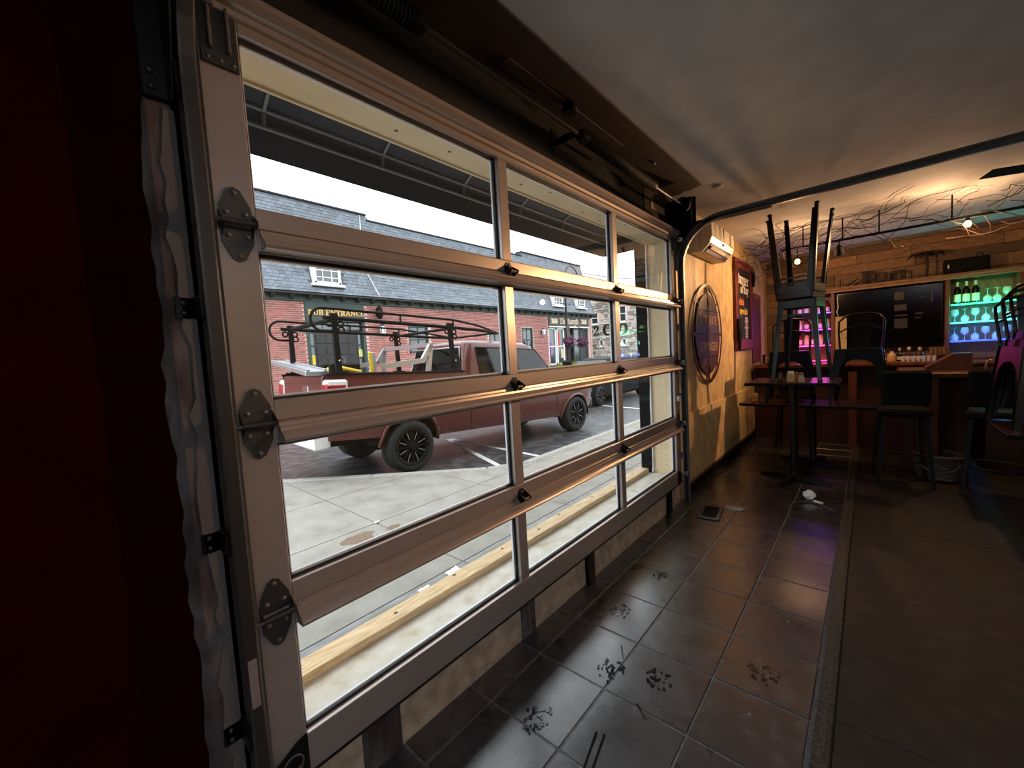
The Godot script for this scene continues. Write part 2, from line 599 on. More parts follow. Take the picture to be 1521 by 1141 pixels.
	M.bar_wood = noisy([0.2, 0.5, 0.8], [Color(0.26, 0.12, 0.06), Color(0.42, 0.22, 0.11), Color(0.52, 0.30, 0.16)], 0.3, V(0.8, 6, 6), 0.02, 0.3, 0.0, 55)
	M.bar_front = noisy([0.2, 0.5, 0.8], [Color(0.15, 0.06, 0.035), Color(0.24, 0.10, 0.055), Color(0.30, 0.14, 0.08)], 0.55, V(7, 0.7, 7), 0.02, 0.4, 0.0, 56)
	M.post_wood = noisy([0.2, 0.8], [Color(0.32, 0.17, 0.10), Color(0.45, 0.26, 0.16)], 0.5, V(8, 0.8, 8), 0.02, 0.3, 0.0, 57)
	M.table_top = noisy([0.2, 0.5, 0.8], [Color(0.14, 0.08, 0.055), Color(0.22, 0.135, 0.09), Color(0.28, 0.18, 0.12)], 0.25, V(0.7, 5, 5), 0.02, 0.2, 0.0, 58)
	M.twig = noisy([0.2, 0.8], [Color(0.09, 0.05, 0.035), Color(0.18, 0.10, 0.07)], 0.8, V(8, 8, 8), 0.02, 0.0, 0.0, 59)
	M.bottle_dark = flat(Color(0.035, 0.025, 0.02), 0.1)
	M.bottle_brown = glass(Color(0.32, 0.16, 0.07), 0.75)
	M.bottle_red = flat(Color(0.42, 0.06, 0.05), 0.15)
	M.bottle_cream = flat(Color(0.80, 0.64, 0.42), 0.35)
	M.label = flat(Color(0.80, 0.78, 0.70), 0.6)
	M.drink_glass = glass(Color(0.9, 0.95, 0.95), 0.22)
	M.shelf_glass = glass(Color(0.7, 0.95, 0.9), 0.35)
	M.paper = flat(Color(0.88, 0.88, 0.86), 0.8)
	M.wicker = noisy([0.2, 0.8], [Color(0.27, 0.24, 0.215), Color(0.40, 0.36, 0.325)], 0.8, V(8, 8, 8), 0.03, 0.0, 0.0, 60)
	M.brass = flat(Color(0.78, 0.60, 0.36), 0.22, 0.9)
	M.leaf = flat(Color(0.48, 0.55, 0.14), 0.7)
	M.purple = flat(Color(0.36, 0.16, 0.30), 0.8)
	M.terracotta = flat(Color(0.55, 0.30, 0.22), 0.8)
	M.screen = flat(Color(0.028, 0.024, 0.024), 0.12)
	M.dim_print = flat(Color(0.17, 0.15, 0.145), 0.4)
	M.back_panel = noisy([0.2, 0.8], [Color(0.40, 0.31, 0.22), Color(0.55, 0.44, 0.32)], 0.6, V(8, 0.8, 8), 0.02, 0.3, 0.0, 61)

# ---------------------------------------------------------------- room shell
func room() -> void:
	# floor slab with tiles laid in rows
	var fl := struct("floor", B.new().bx(V(-0.05, -0.12, -8.6), V(5.6, -0.0035, 2.6)), M.grout, "grey grout bed of the dark tiled barroom floor along the street wall", "floor")
	var xs := [-0.265, 0.092, 0.452, 0.812, 1.172]
	var zs := []
	for i in range(-4, 26): zs.append(-0.071 - 0.3587 * (i - 1))
	for i in 4:
		for j in zs.size() - 1:
			var x0: float = maxf(xs[i] + 0.004, -0.048)
			var x1: float = xs[i + 1] - 0.004
			var z1: float = zs[j] - 0.004
			var z0: float = zs[j + 1] + 0.004
			if z0 < -8.58: continue
			var dy := rng.randf_range(-0.0012, 0.0008)
			part("tile", B.new().bx(V(x0, -0.02, z0), V(x1, dy, z1), 0.0025), M["tile%d" % rng.randi_range(0, 2)], fl)
	# damp shoe prints and scrapes on the tiles
	var wet := flat(Color(0.10, 0.10, 0.115), 0.12)
	for q in [[0.30, -1.20, 0.16, 0.11], [0.26, -2.05, 0.13, 0.12], [0.42, -1.62, 0.15, 0.13], [0.62, -1.70, 0.12, 0.12], [0.98, -2.02, 0.13, 0.13], [0.30, -2.55, 0.10, 0.08]]:
		var pr := B.new()
		for i in 34:
			var a := rng.randf() * TAU
			var rr := sqrt(rng.randf())
			var x: float = q[0] + cos(a) * rr * q[3] * 0.5
			var z: float = q[1] + sin(a) * rr * q[2] * 0.5
			var w := rng.randf_range(0.004, 0.011)
			var blob := PackedVector2Array()
			for k in 7: blob.append(Vector2(x + cos(TAU * k / 7.0) * w * rng.randf_range(0.6, 1.1), z + sin(TAU * k / 7.0) * w * rng.randf_range(0.6, 1.3)))
			flat_prism(pr, blob, 0.0022, 0.002)
		part("shoe_print", pr, wet, fl).set_meta("kind", "stuff")
	for q in [[0.53, -1.30, 0.58, -1.08], [0.56, -1.31, 0.60, -1.12], [0.39, -1.80, 0.44, -1.72], [0.60, -1.52, 0.66, -1.47]]:
		part("scrape", B.new().bar(V(q[0], 0.0012, q[1]), V(q[2], 0.0012, q[3]), Vector2(0.008, 0.0015), Vector2(0.004, 0.0015), V(1, 0, 0)), wet, fl)
	for q in [[0.66, -3.05], [0.70, -3.25], [0.93, -2.2], [0.97, -2.05], [0.72, -3.0], [0.52, -2.78], [0.98, -1.75], [0.35, -3.3], [1.02, -2.5]]:
		part("crumb", B.new().ball(V(q[0], 0.002, q[1]), rng.randf_range(0.003, 0.006), 6), M.curb, fl)
	# dark boards beyond the strip
	for j in 5:
		for i in 2:
			var z1 := 2.55 - j * 2.24
			part("floor_board", B.new().bx(V(1.245 + i * 2.18, -0.02, z1 - 2.234), V(1.245 + i * 2.18 + 2.174, 0.002, z1), 0.002), M.board_floor, fl)
	var th := struct("trim_1", B.new().prism(PackedVector2Array([Vector2(0, -0.008), Vector2(0.07, -0.008), Vector2(0.064, 0.009), Vector2(0.048, 0.014), Vector2(0.03, 0.012), Vector2(0.012, 0.016), Vector2(0.0, 0.006)]), -8.3, 2.5, Transform3D(Basis.IDENTITY, V(1.175, 0, 0))), M.strip, "worn metal threshold strip between the dark tiles and the brown floor boards", "threshold strip")
	# street wall in pieces round the door opening
	var w := B.new()
	w.bx(V(-0.42, -0.2, -0.05), V(-0.05, 2.92, 2.6))
	var wl := struct("wall_left", w, M.red_wall, "dark red painted wall beside the glass garage door, nearest the camera", "wall")
	part("door_return", B.new().bx(V(-0.42, -0.2, -0.318), V(-0.05, 2.92, -0.05)), M.red_wall, wl)
	# torn drywall edge: a ragged strip of bare plaster
	var ragged := PackedVector2Array()
	var k := 46
	for i in k + 1:
		var y := -0.0 + 2.30 * i / k
		ragged.append(Vector2(0.188 + 0.005 * sin(i * 0.6) + rng.randf_range(-0.006, 0.006) + 0.02 * clampf((y - 1.6), 0, 1), y))
	for i in k + 1:
		var y := 2.30 - 2.30 * i / k
		ragged.append(Vector2(0.262 + rng.randf_range(-0.006, 0.006), y))
	part("plaster_edge", B.new().prism(ragged, 0.0, 0.006, Transform3D(Basis(V(0, 0, -1), V(0, 1, 0), V(1, 0, 0)), V(-0.05, 0, 0))), M.plaster, wl)
	var peel := PackedVector2Array()
	for i in k + 1:
		var y := 0.02 + 2.2 * i / k
		peel.append(Vector2(0.236 + rng.randf_range(-0.010, 0.010) + 0.008 * sin(y * 9), y))
	peel.append(Vector2(0.268, 2.22)); peel.append(Vector2(0.268, 0.02))
	part("paint_edge", B.new().prism(peel, 0.006, 0.010, Transform3D(Basis(V(0, 0, -1), V(0, 1, 0), V(1, 0, 0)), V(-0.05, 0, 0))), flat(Color(0.35, 0.325, 0.32), 0.85), wl)
	# far part of the street wall
	part("far_wall", B.new().bx(V(-0.42, -0.2, -8.6), V(-0.05, 2.92, -4.02)), M.cream_wall, wl)
	part("lower_panel", B.new().bx(V(-0.055, 0.13, -7.9), V(-0.028, 0.83, -4.12), 0.004), M.cream_wall, wl)
	part("panel_edge", B.new().bx(V(-0.052, 0.105, -7.9), V(-0.018, 0.132, -4.12), 0.004), M.post_wood, wl)
	part("kick_board", B.new().bx(V(-0.052, -0.005, -7.9), V(-0.035, 0.105, -4.12)), M.black, wl)
	# knee wall under the door
	part("knee_wall", B.new().bx(V(-0.42, -0.2, -4.02), V(-0.045, 0.245, -0.318)), M.knee, wl)
	for q in [[-2.17, 0.075], [-3.58, 0.07], [-0.62, 0.16], [-1.52, 0.12]]:
		var mm: Material = M.dark_steel if q[1] < 0.1 else M.plaster
		part("knee_post", B.new().bx(V(-0.046, -0.005, q[0] - q[1]), V(-0.012 if q[1] < 0.1 else -0.040, 0.215, q[0]), 0.003), mm, wl)
	# header over the door
	part("header", B.new().bx(V(-0.42, 2.602, -4.02), V(-0.05, 2.92, -0.318)), M.header, wl)
	part("header_patch", B.new().bx(V(-0.05, 2.60, -4.01), V(-0.043, 2.86, -3.32)), M.bulkhead, wl)
	part("header_chip", B.new().bx(V(-0.043, 2.70, -3.75), V(-0.040, 2.76, -3.45)), M.soffit, wl)
	# other walls
	struct("wall_right", B.new().bx(V(5.6, -0.2, -8.6), V(5.8, 2.92, 2.6)), M.cream_wall, "cream side wall of the barroom opposite the glass door", "wall")
	struct("wall_rear", B.new().bx(V(-0.42, -0.2, 2.6), V(5.8, 2.92, 2.8)), M.red_wall, "dark red rear wall of the barroom behind the camera", "wall")
	var wb := struct("wall_back", B.new().bx(V(-0.42, -0.2, -8.8), V(5.8, 2.92, -8.6)), flat(Color(0.12, 0.08, 0.06), 0.9), "back wall behind the bar clad in uneven horizontal wooden boards", "wall")
	var y := 0.98
	var row := 0
	while y < 2.9:
		var h: float = [0.145, 0.12, 0.16, 0.135][row % 4]
		h = minf(h, 2.915 - y)
		var x := -0.05 - rng.randf() * 0.5
		while x < 5.55:
			var l := rng.randf_range(0.55, 1.5)
			var a := maxf(x, -0.048)
			var b := minf(x + l, 5.58)
			if b - a > 0.03:
				part("plank", B.new().bx(V(a + 0.002, y + 0.002, -8.61), V(b - 0.002, y + h - 0.002, -8.585 + rng.randf_range(0, 0.012)), 0.003), M["plank%d" % rng.randi_range(0, 3)], wb)
			x += l
		y += h
		row += 1
	# ceiling, brown painted band along the door
	var ce := struct("ceiling", B.new().bx(V(-0.42, 2.92, -8.8), V(5.8, 3.1, 2.8)), M.ceiling, "smooth grey-white plaster ceiling of the dim barroom", "ceiling")
	var edge := PackedVector2Array([Vector2(-0.05, 2.6), Vector2(0.245, 2.6), Vector2(0.245, -3.86), Vector2(0.19, -3.875), Vector2(0.15, -3.9), Vector2(0.09, -3.885), Vector2(0.04, -3.93), Vector2(-0.05, -3.91)])
	part("brown_band", B.new().prism(edge, 0, 0.012, Transform3D(Basis(V(1, 0, 0), V(0, 0, 1), V(0, -1, 0)), V(0, 2.92, 0))), M.bulkhead, ce)
	part("ceiling_patch", B.new().bx(V(0.02, 2.905, -2.70), V(0.085, 2.909, -1.52), 0.001), M.patch, ce)
	part("ceiling_bolt", B.new().ball(V(0.128, 2.906, -3.12), 0.012, 8), M.white_paint, ce)
	part("ceiling_anchor", B.new().lathe([Vector2(0.0, -0.015), Vector2(0.02, -0.015), Vector2(0.05, 0.0)], 12, V(0.33, 2.92, -4.03)), M.ceiling, ce)

# ---------------------------------------------------------------- glass sectional door
func hinge(d: Node, z: float, yj: float, wide: bool) -> void:
	var hw := 0.042 if wide else 0.027
	var up := 0.105 if wide else 0.048
	var h := part("hinge", B.new().cyl(V(0.034, 0, -hw), V(0.034, 0, hw), 0.0085, 10), M.steel, d, V(0.0, yj, z))
	for s in [1.0, -1.0]:
		var poly := PackedVector2Array()
		if wide:
			poly = PackedVector2Array([Vector2(-hw, 0.006), Vector2(hw, 0.006), Vector2(hw * 0.95, 0.05), Vector2(0.016, up - 0.008), Vector2(0.0, up), Vector2(-0.016, up - 0.008), Vector2(-hw * 0.95, 0.05)])
		else:
			poly = PackedVector2Array([Vector2(-hw, 0.004), Vector2(hw, 0.004), Vector2(hw * 0.9, 0.028), Vector2(0.012, up), Vector2(-0.012, up), Vector2(-hw * 0.9, 0.028)])
		var leaf := B.new()
		# plate on the door face and the two ears that carry the pin
		leaf.prism(poly, 0.0, 0.004, Transform3D(Basis(V(0, 0, -1), V(0, s, 0), V(1, 0, 0)), V(0.001, 0, 0)))
		for e in [-1.0, 1.0]:
			var ear := PackedVector2Array([Vector2(0.0, 0.036 if wide else 0.032), Vector2(0.0, -0.004), Vector2(0.032, -0.010), Vector2(0.044, -0.004), Vector2(0.045, 0.006), Vector2(0.036, 0.012)])
			if s < 0: ear = PackedVector2Array([Vector2(0.0, 0.036), Vector2(0.0, -0.002), Vector2(0.03, -0.004), Vector2(0.04, 0.004)])
			var pz: float = e * (hw - (0.0 if s > 0 else 0.005))
			leaf.prism(ear, -0.0015, 0.0015, Transform3D(Basis(V(1, 0, 0), V(0, s, 0), V(0, 0, s)), V(0.002, 0, pz)))
		part("leaf", leaf, M.steel if wide else M.dark_steel, h)
		var bl := [[-hw * 0.55, 0.032], [hw * 0.55, 0.032], [0.0, up * 0.84]] if wide else [[0.0, up * 0.66]]
		for q in bl:
			part("bolt", B.new().lathe([Vector2(0, 0.007), Vector2(0.005, 0.006), Vector2(0.007, 0.003), Vector2(0.008, 0)].map(func(p): return Vector2(p.x, p.y)), 8, V(0.005, s * q[1], -q[0]), Basis(V(0, 0, 1), V(1, 0, 0), V(0, 1, 0))), M.galv, h)

func garage_door() -> void:
	var d := thing("door_1", "glass and aluminium sectional garage door with twelve panes facing the street", "garage door")
	d.set_meta("kind", "structure")
	var zl := -0.325
	var zr := -3.872
	var cols := [[-0.4245, -1.497], [-1.561, -2.650], [-2.713, -3.768]]
	var sec := [[0.222, 0.790, 0.350, 0.722], [0.790, 1.365, 0.858, 1.297], [1.365, 1.935, 1.428, 1.868], [1.935, 2.577, 1.993, 2.482]]
	var xb := -0.048
	for si in 4:
		var y0: float = sec[si][0]
		var y1: float = sec[si][1]
		var p0: float = sec[si][2]
		var p1: float = sec[si][3]
		var f := B.new()
		var e := 0.0025
		f.bx(V(xb, y0 + 0.001, zl - 0.0995), V(0, y1 - 0.001, zl), e)
		f.bx(V(xb, y0 + 0.001, zr), V(0, y1 - 0.001, -3.768), e)
		f.bx(V(xb, y0 + 0.001, -3.768), V(0, p0, zl - 0.0995), e)
		f.bx(V(xb, p1, -3.768), V(0, y1 - 0.001, zl - 0.0995), e)
		f.bx(V(xb, p0, -1.561), V(0, p1, -1.497), e)
		f.bx(V(xb, p0, -2.713), V(0, p1, -2.650), e)
		var s := part("door_section", f, M.frame, d)
		# ledge along the top of each lower section, with its small steps
		if si < 3:
			var J := y1
			var prof := PackedVector2Array([Vector2(-0.002, J - 0.003), Vector2(0.010, J - 0.006), Vector2(0.012, J - 0.016), Vector2(0.020, J - 0.020), Vector2(0.022, J - 0.030), Vector2(0.036, J - 0.037), Vector2(0.046, J - 0.046), Vector2(0.050, J - 0.054), Vector2(0.046, J - 0.062), Vector2(0.036, J - 0.064), Vector2(-0.002, J - 0.064)])
			part("ledge", B.new().prism(prof, -3.845, -0.43, Transform3D.IDENTITY), M.frame, s)
		else:
			var J := y1
			var prof := PackedVector2Array([Vector2(-0.002, J - 0.070), Vector2(0.012, J - 0.066), Vector2(0.014, J - 0.05), Vector2(0.035, J - 0.046), Vector2(0.052, J - 0.03), Vector2(0.052, J - 0.012), Vector2(0.040, J - 0.002), Vector2(-0.002, J - 0.002)])
			part("top_strut", B.new().prism(prof, -3.872, -0.325, Transform3D.IDENTITY), M.frame, s)
		for c in cols:
			var za: float = c[1]
			var zb: float = c[0]
			part("pane", B.new().bx(V(-0.034, p0 - 0.004, za - 0.004), V(-0.030, p1 + 0.004, zb + 0.004)), M.pane, s)
			var g := B.new()
			var g2 := B.new()
			for x in [[-0.0295, -0.0245, 0.009, g], [-0.044, -0.0345, 0.015, g2]]:
				var w: float = x[2]
				x[3].bx(V(x[0], p0, za), V(x[1], p0 + w, zb)); x[3].bx(V(x[0], p1 - w, za), V(x[1], p1, zb))
				x[3].bx(V(x[0], p0, za), V(x[1], p1, za + w)); x[3].bx(V(x[0], p0, zb - w), V(x[1], p1, zb))
			part("gasket", g, M.rubber, s)
			part("glazing_bead", g2, M.white_vinyl, s)  # aluminium bead coloured white to carry its sky-lit brightness
	# hinges on the three joints
	for yj in [0.790, 1.365, 1.935]:
		hinge(d, -0.374, yj, true)
		hinge(d, -3.822, yj, true)
		hinge(d, -1.529, yj, false)
		hinge(d, -2.681, yj, false)
	# rollers
	for yj in [0.30, 0.790, 1.365, 1.935, 2.50]:
		for q in [[-0.332, 1.0], [-3.865, -1.0]]:
			var r := part("roller_stem", B.new().cyl(V(0.034, yj, q[0] - 0.03 * q[1]), V(0.034, yj, q[0] + 0.045 * q[1]), 0.0055, 8), M.galv, d)
			part("roller", B.new().lathe([Vector2(0.0, -0.007), Vector2(0.018, -0.007), Vector2(0.0225, -0.003), Vector2(0.0225, 0.003), Vector2(0.018, 0.007), Vector2(0.0, 0.007)], 14, V(0.034, yj, q[0] + 0.045 * q[1]), Basis(V(1, 0, 0), V(0, 0, 1), V(0, -1, 0))), M.white_vinyl, r)
	# corner brackets: top left and right, bottom left and right
	for q in [[-0.375, 1.0], [-3.82, -1.0]]:
		var b := B.new()
		b.bx(V(0.0, 2.385, q[0] - 0.045), V(0.004, 2.53, q[0] + 0.045))
		b.bx(V(0.0, 2.36, q[0] - 0.045), V(0.010, 2.392, q[0] + 0.045), 0.002)
		var t := part("top_bracket", b, M.steel, d)
		for s in [-0.022, 0.022]:
			part("bracket_rib", B.new().bx(V(0.004, 2.40, q[0] + s - 0.004), V(0.018, 2.52, q[0] + s + 0.004), 0.002), M.galv, t)
		for s in [-0.03, 0.0, 0.03]:
			part("bolt", B.new().ball(V(0.010, 2.374, q[0] + s), 0.006, 8), M.galv, t)
		var c := part("bottom_bracket", B.new().prism(PackedVector2Array([Vector2(-0.05, 0.222), Vector2(0.05, 0.222), Vector2(0.05, 0.36), Vector2(0.02, 0.352), Vector2(-0.05, 0.31)]), 0.0, 0.006, Transform3D(Basis(V(0, 0, -q[1]), V(0, 1, 0), V(q[1], 0, 0)), V(0.001 if q[1] > 0 else 0.007, 0, q[0]))), M.dark_steel, d)
		part("cable_loop", B.new().tube(ringpts(V(0.02, 0.30, q[0]), V(1, 0, 0), 0.028, 18), 0.003, 6, true), M.galv, c)
		part("bolt", B.new().ball(V(0.010, 0.27, q[0] - 0.02), 0.008, 8), M.galv, c)
	part("bottom_seal", B.new().bx(V(-0.040, 0.205, zr), V(-0.004, 0.224, zl), 0.004), M.rubber, d)
	part("lock_bar", B.new().bx(V(0.0, 1.01, -3.86), V(0.02, 1.06, -3.79), 0.004), M.white_vinyl, d)

func ringpts(c: Vector3, axis: Vector3, r: float, k: int, a0 := 0.0, a1 := TAU) -> Array:
	var u := axis.cross(Vector3.UP if absf(axis.y) < 0.9 else Vector3.RIGHT).normalized()
	var w := axis.cross(u).normalized()
	var out := []
	var full := absf(a1 - a0 - TAU) < 1e-4
	for i in k + (0 if full else 1):
		var a := a0 + (a1 - a0) * i / k
		out.append(c + u * cos(a) * r + w * sin(a) * r)
	return out

func track_profile() -> Array:
	# open channel: web, two curled lips
	return [Vector2(-0.026, 0.018), Vector2(0.026, 0.018), Vector2(0.028, 0.012), Vector2(0.028, -0.014), Vector2(0.022, -0.019), Vector2(0.015, -0.016), Vector2(0.017, -0.012), Vector2(0.023, -0.010), Vector2(0.024, 0.012), Vector2(-0.024, 0.012), Vector2(-0.024, -0.010), Vector2(-0.017, -0.012), Vector2(-0.015, -0.016), Vector2(-0.022, -0.019), Vector2(-0.028, -0.014), Vector2(-0.028, 0.012)]

func door_hardware() -> void:
	for sgn in [1.0, -1.0]:
		var zt := -0.288 if sgn > 0 else -3.912
		var path := []
		path.append(V(0.034, 0.02, zt)); path.append(V(0.034, 1.2, zt)); path.append(V(0.034, 2.27, zt))
		var R := 0.36
		for i in range(1, 13):
			var a := PI / 2 * i / 12
			path.append(V(0.034 + R - R * cos(a), 2.27 + R * sin(a), zt))
		path.append(V(4.3, 2.655, zt))
		var where := "on the camera side" if sgn > 0 else "on the bar side"
		var t := thing("door_track", "steel roller track %s of the glass door, curving up to the ceiling" % where, "door track", V(0, 0, 0), 0.0, "garage door tracks")
		part("rail", B.new().sweep(path, track_profile(), V(0, 0, sgn)), flat(Color(0.23, 0.21, 0.205), 0.4, 0.5) if sgn > 0 else M.galv, t)  # same steel, coloured darker on the camera side to carry its shade
		for y in [0.47, 1.045, 1.70, 2.28]:
			var b := B.new()
			b.bx(V(-0.048, y - 0.03, minf(zt, zt + 0.065 * sgn)), V(-0.040, y + 0.03, maxf(zt, zt + 0.065 * sgn)), 0.002)
			b.bx(V(-0.048, y - 0.03, minf(zt + 0.018 * sgn, zt + 0.024 * sgn)), V(0.034, y + 0.03, maxf(zt + 0.018 * sgn, zt + 0.024 * sgn)), 0.001)
			var br := part("bracket", b, M.dark_steel, t)
			for q in [-0.014, 0.014]:
				part("bolt", B.new().ball(V(-0.038, y + q, zt + 0.047 * sgn), 0.008, 8), M.steel, br)
		if sgn > 0: part("sticker", B.new().bx(V(0.0625, 0.58, zt - 0.010), V(0.0632, 0.72, zt + 0.012)), flat(Color(0.50, 0.45, 0.44), 0.7), t)
		# flag bracket at the top of the upright and the tie to the horizontal run
		var fz = zt + 0.03 * sgn
		part("flag_bracket", B.new().prism(PackedVector2Array([Vector2(-0.045, 2.24), Vector2(0.01, 2.22), Vector2(0.07, 2.36), Vector2(0.17, 2.62), Vector2(0.17, 2.86), Vector2(-0.045, 2.86)]), -0.002, 0.002, Transform3D(Basis.IDENTITY, V(0, 0, fz))), M.dark_steel, t)
		part("angle_tie", B.new().bx(V(-0.04, 2.60, fz - 0.02), V(0.75, 2.635, fz + 0.02), 0.003), M.dark_steel, t)
		part("hanger", B.new().bx(V(3.6, 2.68, zt - 0.015), V(3.64, 2.925, zt + 0.015)), M.dark_steel, t)
	# wall flange seen as the pale edge and the angle on the plaster
	var fl := B.new()
	fl.bx(V(-0.05, 2.235, -0.262), V(-0.030, 2.90, -0.205), 0.004)
	var fp := one("wall_bracket", fl, M.dark_steel, "dark grey steel mounting plate on the red wall at the top left of the door", "bracket")
	for y in [2.26, 2.30, 2.5]:
		part("bolt", B.new().ball(V(-0.03, y, -0.225), 0.009, 8), M.steel, fp)
	# torsion shaft, springs, drums
	var sh := thing("torsion_shaft", "black torsion shaft with springs and cable drums above the glass door", "door spring")
	part("shaft", B.new().cyl(V(0.105, 2.755, -0.18), V(0.105, 2.755, -4.02), 0.0127, 14), M.steel, sh)
	var co := B.new()
	for q in [[-2.12, -3.12], [-0.98, -0.42]]:
		var pts := []
		var turns := int(absf(q[1] - q[0]) / 0.016)
		for i in turns * 8 + 1:
			var a := TAU * i / 8.0
			pts.append(V(0.105 + cos(a) * 0.030, 2.755 + sin(a) * 0.030, q[0] + (q[1] - q[0]) * i / (turns * 8.0)))
		co = B.new().tube(pts, 0.0078, 5)
		var sp := part("spring", co, M.black, sh)
		for w in [0, 1]:
			part("winding_cone", B.new().lathe([Vector2(0, -0.03), Vector2(0.036, -0.03), Vector2(0.036, 0.0), Vector2(0.028, 0.03), Vector2(0, 0.03)], 14, V(0.105, 2.755, q[w]), Basis(V(1, 0, 0), V(0, 0, 1), V(0, -1, 0))), M.dark_steel, sp)
	for z in [-0.24, -3.80]:
		var dr := part("cable_drum", B.new().lathe([Vector2(0, -0.04), Vector2(0.052, -0.04), Vector2(0.055, -0.03), Vector2(0.05, -0.025), Vector2(0.05, 0.015), Vector2(0.07, 0.02), Vector2(0.07, 0.032), Vector2(0.03, 0.04), Vector2(0, 0.04)], 22, V(0.105, 2.755, z), Basis(V(1, 0, 0), V(0, 0, 1), V(0, -1, 0))), M.black, sh)
		part("bearing_plate", B.new().bx(V(-0.040, 2.60, z - 0.062 if z < -1 else z + 0.055), V(0.16, 2.84, z - 0.056 if z < -1 else z + 0.061)), M.black, dr)
	var cb := B.new()
	cb.bx(V(-0.05, 2.68, -2.085), V(-0.042, 2.83, -2.035), 0.002)
	cb.bx(V(-0.05, 2.735, -2.065), V(0.105, 2.775, -2.058))
	part("centre_bracket", cb, M.dark_steel, sh)
	# small cup-shaped anchor on the ceiling band
	one("ceiling_fixture", B.new().lathe([Vector2(0.0, -0.05), Vector2(0.04, -0.05), Vector2(0.045, -0.03), Vector2(0.03, 0.0)], 16, V(0.085, 2.905, -2.03)), M.black, "round black fixture under the brown ceiling band above the door spring", "fixture")
	one("shaft_board", B.new().bx(V(0.03, 2.80, -1.05), V(0.07, 2.815, -0.4), 0.003), M.bulkhead, "brown wooden batten above the door near the camera", "batten")

